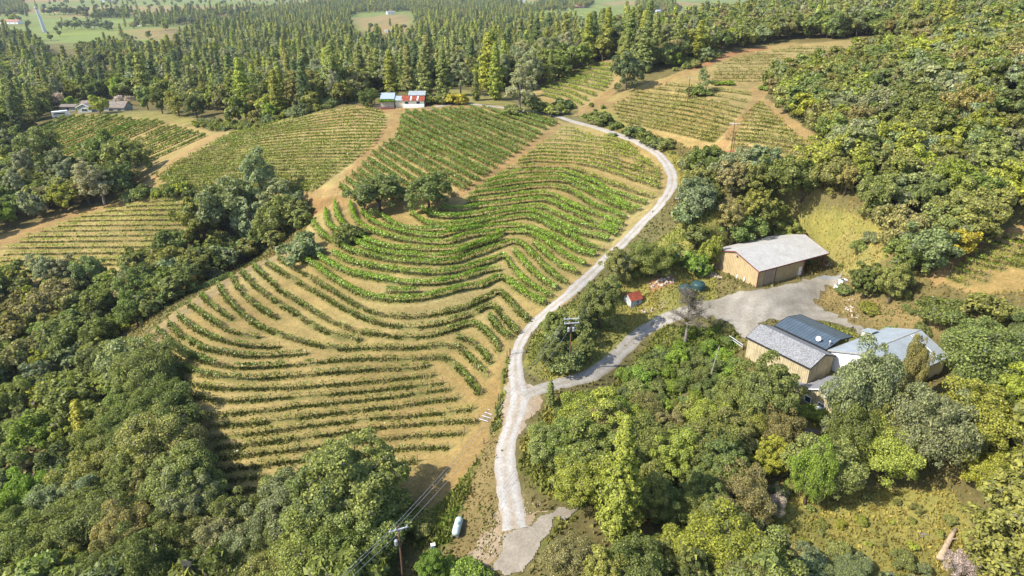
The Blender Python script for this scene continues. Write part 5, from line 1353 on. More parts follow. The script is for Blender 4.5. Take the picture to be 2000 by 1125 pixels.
# ------------------------------------------------------------------ the little red roofed shed
g = G(1232, 602)
B = frame(g[0], g[1], g[2], 27, "small_shed", "tiny peeling white shed with a red metal roof beside the side road", "shed")
M_peel = cladmat("peeling_white_boards", (.50, .52, .52), .22, .55, 2, .9, .1)
W2, L2 = 2.5, 2.7
gable_walls(L2, 0, W2, W2 / 2, 1.75, 1.75, 2.75, -.6).build("wall", M_peel, B)
rf, e0, e1 = gable_roof(L2, 0, W2, W2 / 2, 1.75, 1.75, 2.75, .2, .2, .06)
rf.build("roof", M_rust, B)
f = MB().box(1.35, 1.95, -.05, -.008, .75, 1.5).build("window", M_white, B); MB().box(1.42, 1.88, -.075, -.052, .82, 1.43).build("pane", M_glass, f)

# ------------------------------------------------------------------ hilltop cottage (three roofs, deck and leafy pergola)
g = G(786, 210); z0 = g[2] + .1
def cott(px, py, z): # place on the level of the cottage floor
    r = rays([px], [py])[0]; t = (z - CAMZ) / r[2]; return r * t
B = frame(g[0], g[1], z0, 3, "cottage", "hilltop cottage with rusty red, white and blue grey metal roofs", "house")
def mono(x0, x1, y0, y1, zf, zb, mat, nm, wm, wallz=None, par=B):
    MB().prism([(x0, y0, -1), (x0, y1, -1), (x0, y1, zb - .03), (x0, y0, zf - .03)], (x1 - x0, 0, 0)).build("wall", wm, par)
    MB().prism([(x0 - .25, y0 - .4, zf - .05), (x0 - .25, y1 + .2, zb + .03), (x0 - .25, y1 + .2, zb + .13), (x0 - .25, y0 - .4, zf + .05)], (x1 - x0 + .5, 0, 0)).build(nm, mat, par)
M_bluegrey = plain("blue_grey_roof", (.34, .40, .47), .5, .2, var=.1); M_blue_tarp = plain("blue_board", (.03, .06, .20), .7)
mono(0, 8.4, 0, 3.6, 2.5, 3.7, M_rust, "rusty_roof", M_cream)
MB().box(.3, 8.5, -.9, -.25, -1.0, 1.15).build("white_base_wall", M_white, B)
for x in (1.0, 5.4):
    f = MB().box(x, x + 1.5, -.06, -.01, 1.2, 2.2).build("window", M_white, B); MB().box(x + .1, x + 1.4, -.085, -.062, 1.28, 2.12).build("pane", M_glass, f)
for x in (3.0, 5.6): MB().prism([(x, -.2, 2.58), (x + .5, -.2, 2.58), (x + .7, 3.0, 3.66), (x + .2, 3.0, 3.66)], (0, 0, .06)).build("roof_patch", M_white, B)
mono(2.4, 8.6, 3.8, 7.0, 3.9, 4.9, M_white_roof, "back_roof", M_cream)
mono(-2.6, -.05, .3, 3.4, 2.6, 3.6, M_bluegrey, "link_roof", M_cream)
mono(-8.2, -3.2, 1.0, 5.0, 3.1, 4.6, M_bluegrey, "left_roof", M_cream)
MB().prism([(-3.15, 1.0, 1.2), (-3.15, 5.0, 1.2), (-3.15, 5.0, 4.5), (-3.15, 1.0, 3.0)], (.06, 0, 0)).build("blue_gable", M_blue_tarp, B)
MB().tube([(-5, 5.5, 3), (-5, 5.5, 6.2)], .12, 6).build("chimney", M_greywood, B)
D = frame(g[0] - 10.6, g[1] - 3.0, z0 - .1, 3, "deck", "red brown timber deck with railings in front of the cottage", "deck")
MB().box(0, 7.8, 0, 3.6, -.9, .15).build("floor", M_red_trim, D)
rl = MB()
for x in np.linspace(0.1, 7.7, 7): rl.box(x - .05, x + .05, .05, .15, .151, 1.1)
rl.box(0, 7.8, .04, .16, 1.101, 1.2); rl.box(0, 7.8, .07, .13, .5, .58); rl.build("railing", M_greywood, D)
Pg = frame(g[0] - 8.4, g[1] - 1.2, z0, 3, "pergola", "pergola roofed with bright green vine leaves over the cottage deck", "pergola")
for x, y in ((0, 0), (5.2, 0), (0, 2.4), (5.2, 2.4)): MB().box(x - .08, x + .08, y - .08, y + .08, .1, 2.3).build("post", M_greywood, Pg)
rg = np.random.default_rng(4); n = 1500
P_ = np.stack([rg.uniform(-.5, 5.7, n), rg.uniform(-.5, 2.9, n), 2.35 + .55 * rg.random(n) ** 2], -1)
V, F = leaf_quads(P_, rg.normal(0, .5, (n, 3)) + np.array([0, -.3, .8]), .26 * rg.uniform(.6, 1.3, n), rg)
o = link("vine_cover", mesh_np("pergola_vine", V, F, {'leafv': rg.random(n)}, mats=[M_leaf]), Pg); o["tint"] = [.11, .22, .014]
# timber edging beside the cottage
tag(MB().box(-1.6, 1.6, -.15, .15, -.2, .5).box(-1.6, -1.4, .15, 1.6, -.2, .5).build("timber_bed", M_greywood), "low timber edged bed on the yard right of the cottage", "planter").location = G(842, 213)

# ------------------------------------------------------------------ ranch house and other houses across the valley
M_hwall = plain("grey_house_wall", (.33, .35, .33), .8, var=.12)
M_twall = plain("tan_house_wall", (.46, .40, .31), .8, var=.12)
M_redroof = shinglemat("terracotta_roof", (.34, .17, .12), .2, .8)
M_dbrown = shinglemat("dark_brown_roof", (.085, .06, .055), .2, .8)
g = G(153, 221)
B = frame(g[0], g[1], g[2] + .1, -6, "ranch_house", "long grey ranch house with brown grey roof behind the left vineyard", "house")
gable_walls(24, 2, 9, 5.5, 3.0, 3.0, 5.2, -1.5).build("wall", M_hwall, B); rf, e0, e1 = gable_roof(24, 2, 9, 5.5, 3.0, 3.0, 5.2, .5, .6); rf.build("roof", M_brownroof, B)
w = MB().prism([(0, 0, -1.5), (7.6, 0, -1.5), (7.6, 0, 2.9), (3.8, 0, 4.5), (0, 0, 2.9)], (0, 5, 0)); w.build("wing_wall", M_hwall, B)
r_ = MB(); r_.prism([(-.5, -.5, 2.75), (3.8, -.5, 4.55), (3.8, -.5, 4.7), (-.5, -.5, 2.9)], (0, 6, 0)); r_.prism([(3.802, -.5, 4.548), (8.1, -.5, 2.75), (8.1, -.5, 2.9), (3.802, -.5, 4.698)], (0, 6, 0)); r_.build("wing_roof", M_brownroof, B)
bb = MB(); bb.prism([(-.55, -.56, 2.6), (3.8, -.56, 4.45), (3.8, -.56, 4.75), (-.55, -.56, 2.9)], (0, .055, 0)); bb.prism([(3.803, -.56, 4.45), (8.15, -.56, 2.6), (8.15, -.56, 2.9), (3.803, -.56, 4.75)], (0, .055, 0)); bb.build("barge_board", M_white, B)
f = MB().box(2.2, 5.6, -.08, -.01, .9, 2.2).build("window", M_white, B); MB().box(2.35, 5.45, -.11, -.085, 1.0, 2.1).build("pane", M_glass, f)
for x, ww in ((15.5, 2.6), (20.2, 2.2)):
    f = MB().box(x, x + ww, 1.92, 1.99, .7, 2.1).build("window", M_white, B); MB().box(x + .12, x + ww - .12, 1.88, 1.915, .8, 2.0).build("pane", M_glass, f)
MB().box(17.2, 17.9, 5.0, 5.7, 4.6, 6.2).build("chimney", M_conc, B)
MB().box(18.6, 23.6, -.6, 1.98, -1.2, .35).build("porch", M_conc, B)
def house(px, py, wm, dm, hm, roof, wall, label, deg=0, cat="house", name="house", rise=.45, win=2):
    g = G(px, py)
    B = frame(g[0], g[1], g[2], deg, name, label, cat)
    gable_walls(wm, 0, dm, dm / 2, hm, hm, hm + dm * rise / 2, -2, -wm / 2).build("wall", wall, B)
    rf, e0, e1 = gable_roof(wm, 0, dm, dm / 2, hm, hm, hm + dm * rise / 2, .5, .6, .2, -wm / 2); rf.build("roof", roof, B)
    for i in range(win):
        x = -wm / 2 + wm * (i + .5) / win
        f = MB().box(x - .9, x + .9, -.09, -.01, .9, 2.2).build("window", M_white, B); MB().box(x - .78, x + .78, -.12, -.095, 1.0, 2.1).build("pane", M_glass, f)
    return B
house(118, 127, 15, 9, 4.5, M_bluegrey, M_white, "pale house with blue grey roof among trees above the ranch house", 18)
house(84, 134, 17, 8, 2.6, M_brownroof, M_twall, "low tan outbuilding left of the pale blue grey roofed house", 4, "outbuilding", "outbuilding")
house(181, 34, 24, 12, 4, M_dbrown, M_twall, "dark brown roofed house beside the upper left fields", 5)
house(208, 33, 14, 9, 4, M_redroof, M_white, "red roofed house right of the dark brown roofed house", 0)
house(14, 47, 44, 14, 4.5, M_redroof, M_white, "long low terracotta roofed house at the upper left edge", -4, win=4)
house(208, 3, 30, 12, 4, M_greyroof, M_white, "grey roofed farmhouse at the top of the dirt lane", 0)
house(764, 28, 17, 11, 4.5, M_greyroof, M_white, "grey house at the far edge of the dry valley clearing", 25)
house(1132, 16, 28, 12, 4, M_redroof, M_dbrown, "long orange roofed house in the far meadow", -5, win=3)
house(1103, 3, 18, 10, 5, M_white_roof, M_cream, "pale house behind the far meadow at the top edge", 0)
house(1018, 5, 26, 10, 4, M_white_roof, M_white, "white house in the trees left of the far meadow", 5)
house(1290, 26, 15, 9, 4, M_bluegrey, M_twall, "blue grey roofed house in the small far field", 10)
house(1270, 29, 16, 5, 2.6, M_white_roof, M_cream, "low white shed left of the blue grey roofed house", 0, "shed", "far_shed")
house(1240, 30, 8, 5, 3, M_greyroof, M_cream, "little cream cabin at the left end of the small far field", 30, "cabin", "far_cabin", win=1)
house(274, 51, 11, 4, 3.2, M_white, M_white, "white travel trailer by the dry upper left field", -5, "trailer", "travel_trailer", .12)
house(757, 63, 9, 3.2, 2.8, M_white, M_white, "white trailer on the green part of the valley clearing", 0, "trailer", "travel_trailer", .1)
house(771, 63, 5, 3.2, 2.6, M_white, M_white, "short white trailer right of the long white one", -8, "trailer", "travel_trailer", .1, 1)
house(153, 170, 9, 5, 2.4, M_white_roof, M_cream, "small pale roofed shed among the dark conifers", 0, "shed", "far_shed", .3, 1)
house(264, 158, 7, 4, 2.6, M_white_roof, M_hwall, "small grey shed right of the dark conifers", 0, "shed", "far_shed", .3, 1)
house(134, 218, 8, 5, 2.6, M_brownroof, M_hwall, "grey garage left of the ranch house", 0, "garage", "garage", .3, 1)
# motorhome by the left vineyard
g = G(120, 229)
B = frame(g[0], g[1], g[2], 35, "motorhome", "white motorhome parked left of the ranch house", "motorhome")
bd = MB().box(-3.6, 3.0, -1.2, 1.2, .5, 3.1); bd.prism([(3.01, -1.2, .5), (4.2, -1.2, .5), (4.2, -1.2, 1.5), (3.01, -1.2, 2.3)], (0, 2.4, 0)); bd.build("body", M_white, B)
MB().box(-2.9, 1.9, -1.24, -1.205, 1.7, 2.4).build("window", M_glass, B); MB().box(-3.4, 2.8, -1.23, -1.203, 1.1, 1.3).build("stripe", M_blue_tarp, B)
for x in (-2.2, 3.0):
    for y in (-1.05, 1.05): MB().tube([(x, y - .15, .42), (x, y + .15, .42)], .42, 14).build("wheel", M_dark, B)

# the far tower
g = G(88, 64)
B = frame(g[0], g[1], g[2], 10, "tower", "tall pale grey tower standing at the edge of the upper left fields", "tower")
b = MB().prism([(-4, -4, -1), (4, -4, -1), (4, 4, -1), (-4, 4, -1)], (0, 0, 2.5)); b.build("base", M_conc, B)
b = MB(); b.tube([(0, 0, 1.5), (-1.6, 0, 20), (-3.4, 0, 36)], [3.2, 2.7, 2.3], 8); b.build("shaft", M_steel, B)
b = MB(); b.tube([(-3.4, 0, 35.8), (-3.5, 0, 37.5), (-3.6, 0, 39.0)], [3.2, 3.4, 2.6], 8); b.build("cap", M_conc, B)

# ------------------------------------------------------------------ utility poles and wires
def solve_h(px, py, top):
    g = G(px, py); lo, hi = .3, 45
    for _ in range(40):
        h = (lo + hi) / 2
        if project(g[0], g[1], g[2] + h)[1] > top: lo = h
        else: hi = h
    return g, h
def upole(g, h, label, arms=1, deg=0, trans=0, armL=1.3, mat=M_wood, r=.15, lean=(0, 0)):
    B = frame(g[0], g[1], g[2], deg, "utility_pole", label, "utility pole", "utility poles carrying wires over the vineyard and ridge")
    MB().tube([(0, 0, -.6), (lean[0] * .5, lean[1] * .5, h * .5), (lean[0], lean[1], h)], [r, r * .85, r * .7], 10).build("post", mat, B)
    for k in range(arms):
        z = h - .35 - .85 * k
        a = MB().box(-armL, armL, -.22, -.12, z - .07, z + .07).build("crossarm", M_ins, B)
        iz = MB()
        for x in (-armL + .12, -.35, armL - .12): iz.tube([(x, -.17, z + .072), (x, -.17, z + .32)], [.045, .06], 6)
        iz.build("insulators", M_ins, a)
    for k in range(trans):
        x = (-.42, .42)[k % 2]; c = MB().lathe([(.20, 0), (.24, .05), (.24, .72), (.18, .82), (.05, .86)], 14, (x, 0, h - 2.9 - .0 * k)); c.build("transformer", M_steel, B)
    return B
g1, h1 = solve_h(1112, 727, 618); upole(g1, h1, "tall brown utility pole with two crossarms and two transformers by the road fork", 2, 8, 2)
best = None
for by in range(1120, 1330, 5):
    q = G(789, by); t = project(q[0], q[1], q[2] + 10.5)
    if best is None or abs(t[1] - 1029) < best[0]: best = (abs(float(t[1]) - 1029), q)
g0 = best[1]; upole(g0, 10.5, "brown utility pole with one crossarm and a transformer at the bottom edge", 1, 22, 1, 1.15)
g2, h2 = solve_h(1322, 437, 384); upole(g2, h2, "weathered utility pole with pale crossarm beside the road bend", 1, 5, 0, 1.1)
g3, h3 = solve_h(1427, 300, 239); upole(g3, h3, "dark utility pole with pale crossarm at the foot of the ridge plot", 1, 0, 0, 1.4)
g4, h4 = solve_h(1342, 205, 150); upole(g4, h4, "slim brown utility pole standing among the ridge vines", 1, 0, 0, .5)
g5, h5 = solve_h(1269, 136, 88); upole(g5, h5, "pale grey utility pole in the trees beyond the ridge track", 1, 0, 0, .6, M_ins)
for px, py, top, dx, lab in ((1319, 436, 403, 0, "short weathered stub pole against the road bend pole"), (1431, 299, 258, 0, "second shorter dark pole beside the ridge plot pole"), (1386, 739, 676, .9, "bare leaning pole in the brush left of the winery")):
    q, h = solve_h(px, py, top)
    B = frame(q[0], q[1], q[2], 0, "wooden_pole", lab, "pole"); MB().tube([(0, 0, -.5), (dx, 0, h)], [.12, .09], 8).build("post", M_wood if dx == 0 else M_greywood, B)
def wire(a, b, sag, label, r=.018):
    a = Vector(a); b = Vector(b); P = [a.lerp(b, t) - Vector((0, 0, 4 * sag * t * (1 - t))) for t in np.linspace(0, 1, 25)]
    tag(MB().tube(P, r, 5).build("power_line", M_steel), label, "power line", "power lines between the utility poles")
def armend(g, h, x, deg, k=0): return (g[0] + math.cos(rad(deg)) * x + .17 * math.sin(rad(deg)), g[1] + math.sin(rad(deg)) * x - .17 * math.cos(rad(deg)), g[2] + h - .35 - .85 * k + .3)
for x, nm in ((-1.03, "left"), (-.35, "middle"), (1.03, "right")):
    wire(armend(g0, 10.5, x, 22), armend(g1, h1, x * 1.13, 8), 1.4, f"{nm} wire from the bottom edge pole to the transformer pole")
    e = armend(g0, 10.5, x, 22); wire(e, (e[0] - 38, e[1] - 52, e[2] - 1.0), 1.2, f"{nm} wire leaving the bottom edge pole towards the lower left")
for x, nm in ((-1.03, "left"), (1.03, "right")):
    wire(armend(g1, h1, x * 1.13, 8), armend(g2, h2, x * .95, 5), 1.5, f"{nm} wire from the transformer pole to the road bend pole", .012)
    wire(armend(g2, h2, x * .95, 5), armend(g3, h3, x * 1.2, 0), 1.2, f"{nm} wire from the road bend pole to the ridge plot pole", .012)
# ------------------------------------------------------------------ tanks, gates, posts and oddments
for px, py, R_, lab in ((1338, 571, 1.35, "dark green water tank half hidden by the dead tree"), (1363, 564, 1.45, "dark green domed water tank right of its twin")):
    g = G(px, py); B = frame(g[0], g[1], g[2], 0, "water_tank", lab, "water tank", "water tanks by the yard")
    MB().lathe([(R_, -.3), (R_, .15), (R_ * .985, .2), (R_, .3), (R_, .7), (R_ * .985, .75), (R_, .85), (R_ * .97, 1.25), (R_ * .80, 1.5), (R_ * .5, 1.66), (R_ * .2, 1.72)], 28).build("shell", M_green_tank, B, True)
    MB().lathe([(.30, 1.70), (.32, 1.74), (.32, 1.82), (.1, 1.86)], 16, (.35, -.2, -.03)).build("lid", M_green_tank, B)
g = G(894, 1038); g2_ = G(899, 1018); a_ = math.degrees(math.atan2(g2_[1] - g[1], g2_[0] - g[0]))
B = frame(g[0], g[1], g[2], a_, "propane_tank", "pale green propane tank lying in the grass by the lower road", "propane tank")
prof = [(.02, -.02), (.22, .02), (.42, .14), (.52, .34), (.54, .5), (.54, 2.6), (.52, 2.76), (.42, 2.96), (.22, 3.08), (.02, 3.12)]
t = MB().lathe(prof, 20); t.v = [(z - 1.55, x, y + .95) for x, y, z in t.v]; t.f = [f[::-1] for f in t.f]; t.build("tank", M_tank, B, True)
for x in (-.9, .9):
    MB().box(x - .12, x + .12, -.42, .42, -.4, .55).build("foot", M_conc, B)
MB().lathe([(.22, 0), (.24, .03), (.24, .2), (.1, .28)], 14, (0, 0, 1.45)).build("valve_cover", M_tank, B)
# pipe gate across the road
ga, gb = G(996, 694), G(1027, 690); L_ = float(np.hypot(*(gb - ga)[:2])); a_ = math.degrees(math.atan2(gb[1] - ga[1], gb[0] - ga[0]))
B = frame(ga[0], ga[1], min(ga[2], gb[2]), a_, "road_gate", "low pipe gate across the gravel road above the fork", "gate")
for x in (0, L_): MB().tube([(x, 0, -.5), (x, 0, 1.5)], .10, 8).build("post", M_wood, B)
b = MB()
for z in (.45, .85, 1.2): b.tube([(.12, 0, z), (L_ - .12, 0, z)], .03, 6)
b.tube([(L_ / 2, 0, .4), (L_ / 2, 0, 1.25)], .03, 6); b.build("rails", M_steel, B)
# steel gate panel lying on the ground
g = G(953, 813)
B = frame(g[0], g[1], g[2] + .06, 62, "gate_panel", "flat grey steel gate panel lying at the vineyard's edge by the road", "gate panel")
b = MB()
for y in np.linspace(-.75, .75, 5): b.tube([(-1.5, y, .08), (1.5, y, .08)], .035, 6)
b.build("bars", M_steel, B); b = MB()
for x in (-1.5, -.5, .5, 1.5): b.box(x - .05, x + .05, -.85, .85, .11, .17)
b.build("crossbars", M_ins, B)
for px, py, h in ((990, 700, 1.6), (988, 737, 1.4), (973, 782, 1.4), (967, 798, 1.4), (1037, 662, 1.5), (1041, 692, 1.3), (957, 846, 1.3), (1127, 226, 1.4), (1855, 528, 1.5), (1866, 520, 1.5), (1882, 509, 1.5), (1896, 502, 1.5), (1912, 491, 1.5), (1950, 466, 1.6), (1964, 458, 1.6), (945, 868, 1.2), (930, 900, 1.2)):
    g = G(px, py)
    B = frame(g[0], g[1], g[2], 0, "fence_post", "bare wooden fence post standing " + ("along the lower gravel road" if px < 1100 else "beside the upper drive" if px < 1500 else "at the row ends of the right edge vines"), "fence post", "fence posts " + ("along the lower road" if px < 1100 else "beside the upper drive" if px < 1500 else "at the right edge vines"))
    MB().tube([(0, 0, -.4), (.03, .02, h)], [.075, .065], 7).build("stake", M_wood if px < 1500 else M_red_trim, B)
# two white harvest bins, sign, boxes
for px, py, rz, lab in ((1646, 553, 20, "white harvest bin with dark contents nearest the barn"), (1637, 564, 25, "white harvest bin in the dry grass in front of another bin")):
    g = G(px, py); B = frame(g[0], g[1], g[2], rz, "harvest_bin", lab, "bin", "harvest bins by the yard")
    b = MB(); b.box(-.7, .7, -.6, -.52, .1, .85).box(-.7, .7, .52, .6, .1, .85).box(-.7, -.62, -.519, .519, .1, .85).box(.62, .7, -.519, .519, .1, .85).box(-.61, .61, -.51, .51, .1, .2); b.build("box", M_white, B)
    MB().box(-.6, .6, -.5, .5, .21, .6).build("contents", M_dark, B); MB().box(-.65, -.5, -.55, .55, -.1, .095).box(.5, .65, -.55, .55, -.1, .095).build("skids", M_white, B)
g = G(1077, 946); B = frame(g[0], g[1], g[2], 12, "small_sign", "small blank white sign on a stake in the grass by the road", "sign")
MB().box(-.4, .4, -.02, .02, .45, .95).build("board", M_white, B); MB().box(-.04, .04, .022, .08, -.3, .9).build("stake", M_greywood, B)
g = G(846, 1072); B = frame(g[0], g[1], g[2], 15, "utility_box", "pale blue utility box under the trees near the propane tank", "utility box")
MB().box(-.28, .28, -.2, .2, -.2, .7).build("case", plain("pale_blue_paint", (.25, .38, .55), .5), B); MB().prism([(-.31, -.23, .7), (.31, -.23, .7), (.31, .23, .78), (-.31, .23, .78)], (0, 0, .05)).build("lid", M_white, B)
g = G(905, 1118); B = frame(g[0], g[1], g[2] + .6, 10, "pump_cover", "white pump cover showing through leaves at the bottom edge", "pump cover")
MB().box(-.6, .6, -.35, .35, -1, .3).build("case", M_white, B); MB().box(-.2, .2, -.39, -.355, -.5, .2).build("panel", M_blue_tarp, B)
g = G(1094, 222); B = frame(g[0], g[1], g[2], 12, "covered_bundle", "low white and grey covered bundle beside the upper drive", "bundle")
b = MB(); b.tube([(-1.6, 0, .35), (-1.3, 0, .45), (1.0, 0, .5), (1.9, 0, .45)], [.25, .5, .48, .2], 8); b.build("cover", M_white, B, True)
bs = MB()
for x in (-.9, -.2, .5): bs.tube([(x, -.56, .1), (x, -.5, .75), (x, 0, .99), (x, .5, .75), (x, .56, .1)], .05, 5)
bs.build("straps", M_conc, B)
# rail by the winery
ga, gb = G(1424, 664), G(1450, 682); B = frame(ga[0], ga[1], ga[2], math.degrees(math.atan2(gb[1] - ga[1], gb[0] - ga[0])), "rail_fence", "short pale rail fence left of the weathered board shed", "fence")
L_ = float(np.hypot(*(gb - ga)[:2])); zz = float(gb[2] - ga[2])
for x in (0, L_ / 2, L_): MB().box(x - .07, x + .07, -.07, .07, -.4 + zz * x / L_, 1.0 + zz * x / L_).build("post", M_greywood, B)
b = MB()
for z in (.45, .9): b.prism([(0, -.12, z), (L_, -.12, z + zz), (L_, -.12, z + zz + .12), (0, -.12, z + .12)], (0, .045, 0))
b.build("rails", M_ins, B)
# two yellow stakes by the transformer pole
for px, py, lx in ((1081, 709, .45), (1124, 697, -.05)):
    g = G(px, py); B = frame(g[0], g[1], g[2], 0, "guy_guard", "yellow guy wire guard " + ("leaning left of the transformer pole" if px < 1100 else "upright right of the transformer pole"), "guy guard")
    MB().tube([(0, 0, -.2), (lx, 0, 1.5)], .05, 7).build("sleeve", plain("yellow_plastic", (.55, .33, .02), .5), B)
# fallen log and broken branches
ga, gb = G(1832, 1096), G(1866, 1036)
v = Vector(gb) - Vector(ga); B = frame(ga[0], ga[1], ga[2], 0, "fallen_log", "pale fallen log lying in the grass at the lower right", "log")
M_log = plain("pale_log_wood", (.36, .27, .18), .9, var=.35, stretch=(1, 1, 1))
MB().tube([Vector((0, 0, .32)), v * .3 + Vector((.05, 0, .36)), v * .7 + Vector((-.05, 0, .32)), v + Vector((0, 0, .25))], [.42, .38, .33, .24], 12).build("trunk", M_log, B, True)
MB().tube([v * .62 + Vector((0, 0, .4)), v * .66 + Vector((.8, -.2, .7))], [.1, .04], 6).build("branch_stub", M_log, B)
for i, (a, b_, r) in enumerate((((1790, 1042), (1804, 1042), .08), ((1798, 1045), (1816, 1047), .10), ((1787, 1055), (1806, 1048), .06), ((1809, 1008), (1812, 1018), .07), ((1838, 1047), (1850, 1050), .05))):
    q, w_ = G(*a), G(*b_); tag(MB().tube([(0, 0, .1), tuple((w_ - q) * .5 + np.array([0, 0, .25])), tuple(w_ - q + np.array([0, 0, .1]))], [r, r * .9, r * .5], 7).build("broken_branch", M_palebark), "bleached broken branch lying in the grass left of the fallen log", "branch", "broken branches in the clearing").location = q
# big dead tree by the yard
g, h = solve_h(1338, 668, 560)
B = frame(g[0], g[1], g[2], 0, "dead_tree", "large dead tree with bare twigs and clumps of mistletoe by the yard", "tree")
rg = np.random.default_rng(12); b = MB(); tw = []
b.tube([(0, 0, -.5), (.1, 0, h * .3), (-.1, .1, h * .62), (.1, 0, h * .95)], [.30, .25, .16, .04], 9)
for i in range(30):
    z = h * rg.uniform(.28, .9); a = rg.uniform(0, 6.28); L = h * .36 * (1.15 - z / h) * rg.uniform(.8, 1.3) + .5
    p0 = Vector((0, 0, z)); p1 = p0 + Vector((math.cos(a) * L * .55, math.sin(a) * L * .55, L * .30)); p2 = p0 + Vector((math.cos(a) * L, math.sin(a) * L, L * rg.uniform(.1, .6)))
    b.tube([p0, p1, p2], [.10, .07, .02], 5, False)
    for j in range(7):
        q = p1.lerp(p2, rg.random()) if j > 2 else p0.lerp(p1, rg.uniform(.3, 1)); e = q + Vector((rg.normal(0, .5), rg.normal(0, .5), rg.normal(.15, .4)))
        b.tube([q, e], [.035, .012], 4, False)
        for k in range(30): tw.append(tuple(q.lerp(e, rg.random()) + Vector(rg.normal(0, .26, 3))))
b.build("trunk", M_palebark, B)
tw = np.array(tw); V, F = leaf_quads(tw, rg.normal(size=tw.shape), .23 * rg.uniform(.6, 1.4, len(tw)), rg, .10)
o = link("twigs", mesh_np("dead_twigs", V, F, {'leafv': rg.random(len(tw))}, mats=[M_leaf]), B); o["tint"] = [.15, .13, .12]
mis = np.vstack([np.array(c) + unit(160, rg) * .42 * rg.random((160, 1)) ** .4 for c in ((.4, -.2, h * .78), (-.3, 0, h * .42), (.1, .1, h * .30), (.9, .2, h * .62))])
V, F = leaf_quads(mis, rg.normal(size=mis.shape), .12 * np.ones(len(mis)), rg)
o = link("mistletoe", mesh_np("mistletoe", V, F, {'leafv': rg.random(len(mis))}, mats=[M_leaf]), B); o["tint"] = [.13, .13, .02]
# bramble hedge along the lower left edge of the rows
s = smooth([tuple(q[:2]) for q in ground([196, 240, 290, 340, 390, 425, 445], [668, 640, 613, 590, 566, 552, 540])], 60)
rg = np.random.default_rng(21); n = 14000
i = rg.integers(0, 59, n); f = rg.random((n, 1)); c2 = s[i] * (1 - f) + s[i + 1] * f
lat = rg.normal(0, .75, (n, 2)); hz = 1.9 * (.4 + .75 * vnoise(c2[:, 0], c2[:, 1], 2.4, 90)) * (1 - np.clip(np.linalg.norm(lat, axis=1) / 2.6, 0, .9)) * rg.random(n) ** .45
P_ = np.column_stack([c2 + lat, gz(c2[:, 0] + lat[:, 0], c2[:, 1] + lat[:, 1]) + hz])
o3 = np.array([s[30][0], s[30][1], float(gz(s[30][0], s[30][1]))])
V, F = leaf_quads(P_ - o3, np.column_stack([lat * .5, np.full(n, .7)]) + rg.normal(0, .5, (n, 3)), .17 * rg.uniform(.6, 1.4, n), rg)
B = frame(*o3, 0, "bramble_hedge", "long bramble hedge with pale leaf tips along the lower left vineyard edge", "hedge")
o = link("foliage", mesh_np("bramble_foliage", V, F, {'leafv': rg.random(n)}, mats=[M_leaf]), B); o["tint"] = [.12, .165, .05]
b = MB()
for k in range(3, 57, 3):
    q = Vector((s[k][0], s[k][1], float(gz(s[k][0], s[k][1])))) - Vector(o3); b.tube([q - Vector((0, 0, .2)), q + Vector((.3, .1, .7)), q + Vector((.8, -.3, 1.0))], [.03, .025, .01], 4, False)
o = b.build("canes", M_vinewood, B)
# rocks: rubble heaps and broken cut banks
rV, rF = [], []; nv = 0
cube = np.array([(x, y, z) for x in (-1, 1) for y in (-1, 1) for z in (-1, 1)], float); cf = np.array([(0, 1, 3, 2), (4, 6, 7, 5), (0, 4, 5, 1), (2, 3, 7, 6), (0, 2, 6, 4), (1, 5, 7, 3)])
for poly, cnt, s0, s1 in (("1358,530 1380,528 1402,538 1410,546 1380,545 1360,540", 170, .08, .30), ("1425,466 1445,452 1460,470 1450,486 1430,482", 90, .1, .42), ("1376,490 1400,478 1420,490 1400,500", 50, .1, .4), ("1266,556 1290,545 1312,540 1318,552 1290,562 1270,566", 60, .1, .40),
                          ("1236,606 1260,604 1285,598 1296,590 1300,600 1270,612 1245,616", 60, .06, .26), ("1645,598 1670,600 1680,620 1660,622", 45, .06, .3), ("960,1000 975,1000 975,1080 950,1100 930,1090", 130, .03, .12), ("1020,960 1060,985 1040,1010 1015,1000", 80, .03, .10),
                          ("1620,445 1650,432 1660,440 1630,462", 30, .06, .22), ("1240,590 1330,560 1380,560 1340,600 1260,630", 30, .05, .18), ("1640,560 1700,590 1690,620 1640,600", 30, .05, .2)):
    poly = pts(poly); xs = [p[0] for p in poly]; ys = [p[1] for p in poly]; rg = np.random.default_rng(int(xs[0]))
    px = rg.uniform(min(xs), max(xs), cnt * 4); py = rg.uniform(min(ys), max(ys), cnt * 4); k = inpoly(px, py, poly); px, py = px[k][:cnt], py[k][:cnt]
    w = ground(px, py)
    for q in w:
        sz = s0 + (s1 - s0) * rg.random() ** 2
        R3 = np.linalg.qr(rg.normal(size=(3, 3)))[0]
        v = (cube * rg.uniform(.55, 1.1, (8, 3)) * sz * np.array([1, .8, .6])) @ R3 + np.array([q[0], q[1], float(gz(q[0], q[1])) + sz * .25])
        rV.append(v); rF.append(cf + nv); nv += 8
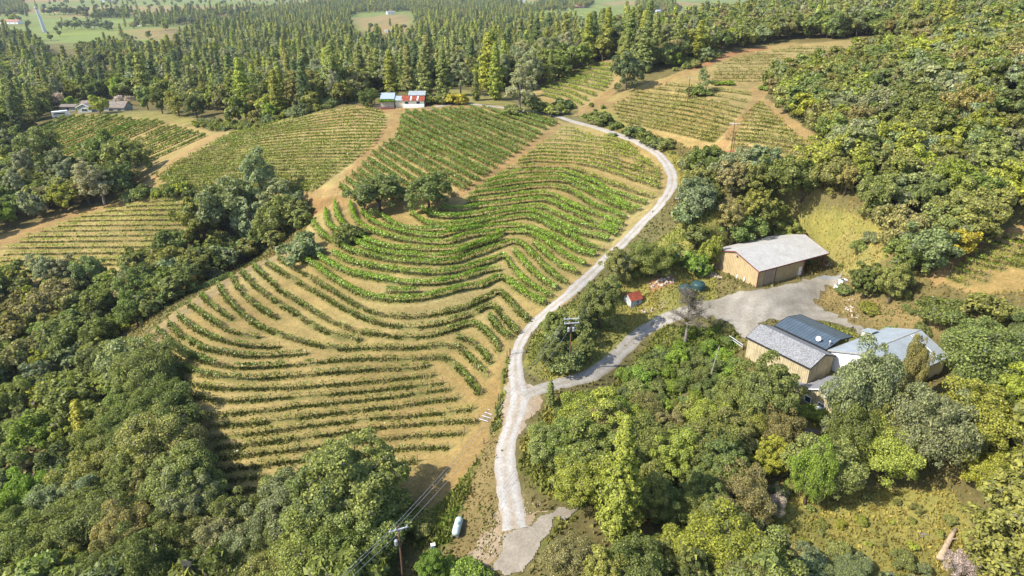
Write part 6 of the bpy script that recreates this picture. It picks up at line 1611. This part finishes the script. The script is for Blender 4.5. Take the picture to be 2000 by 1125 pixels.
tag(link("rubble", mesh_np("rubble", np.vstack(rV), np.vstack(rF), mats=[M_rock])), "broken pale rock and rubble on the banks", "rubble", kind='stuff')
# ------------------------------------------------------------------ thin summer haze over the whole valley
m, nt, out = newmat("haze_air")
pv = nd(nt, "ShaderNodeVolumePrincipled"); pv.inputs['Color'].default_value = (.80, .88, 1.0, 1); pv.inputs['Density'].default_value = .00006; pv.inputs['Anisotropy'].default_value = .2
nt.links.new(pv.outputs[0], out.inputs['Volume'])
hz = MB().box(gx[0] - 20, gx[-1] + 20, gy[0] - 20, gy[-1] + 20, float(GZ.min()) - 1.5, float(max(GZ.max(), 90)) + 20).build("haze", m)
tag(hz, "thin pale summer haze in the air over the valley", "haze", kind='stuff')
# ------------------------------------------------------------------ grass: all tufts in one sheet of stuff
V = np.vstack(tuft_V); F = np.vstack(tuft_F)
m, nt, out = newmat("grass")
at = nd(nt, "ShaderNodeAttribute", attribute_type='GEOMETRY', attribute_name='cover'); v = nd(nt, "ShaderNodeAttribute", attribute_type='GEOMETRY', attribute_name='leafv')
mr = nd(nt, "ShaderNodeMapRange", ins={3: .6, 4: 1.4}); nt.links.new(v.outputs['Fac'], mr.inputs[0])
cb = nt.nodes.new("ShaderNodeCombineColor")
for i in range(3): nt.links.new(mr.outputs[0], cb.inputs[i])
cc = mixc(nt, at.outputs['Color'], cb.outputs[0], 1.0, 'MULTIPLY')
d = nt.nodes.new("ShaderNodeBsdfDiffuse"); t_ = nt.nodes.new("ShaderNodeBsdfTranslucent"); ms = nt.nodes.new("ShaderNodeMixShader"); ms.inputs[0].default_value = .3
nt.links.new(cc, d.inputs[0]); nt.links.new(cc, t_.inputs[0]); nt.links.new(d.outputs[0], ms.inputs[1]); nt.links.new(t_.outputs[0], ms.inputs[2]); nt.links.new(ms.outputs[0], out.inputs[0])
tag(link("grass", mesh_np("grass", V, F, {'leafv': np.concatenate(tuft_a)}, {'cover': np.vstack(tuft_c)}, [m])), "unmown grass in strips under the vines and on the banks", "grass", kind='stuff')
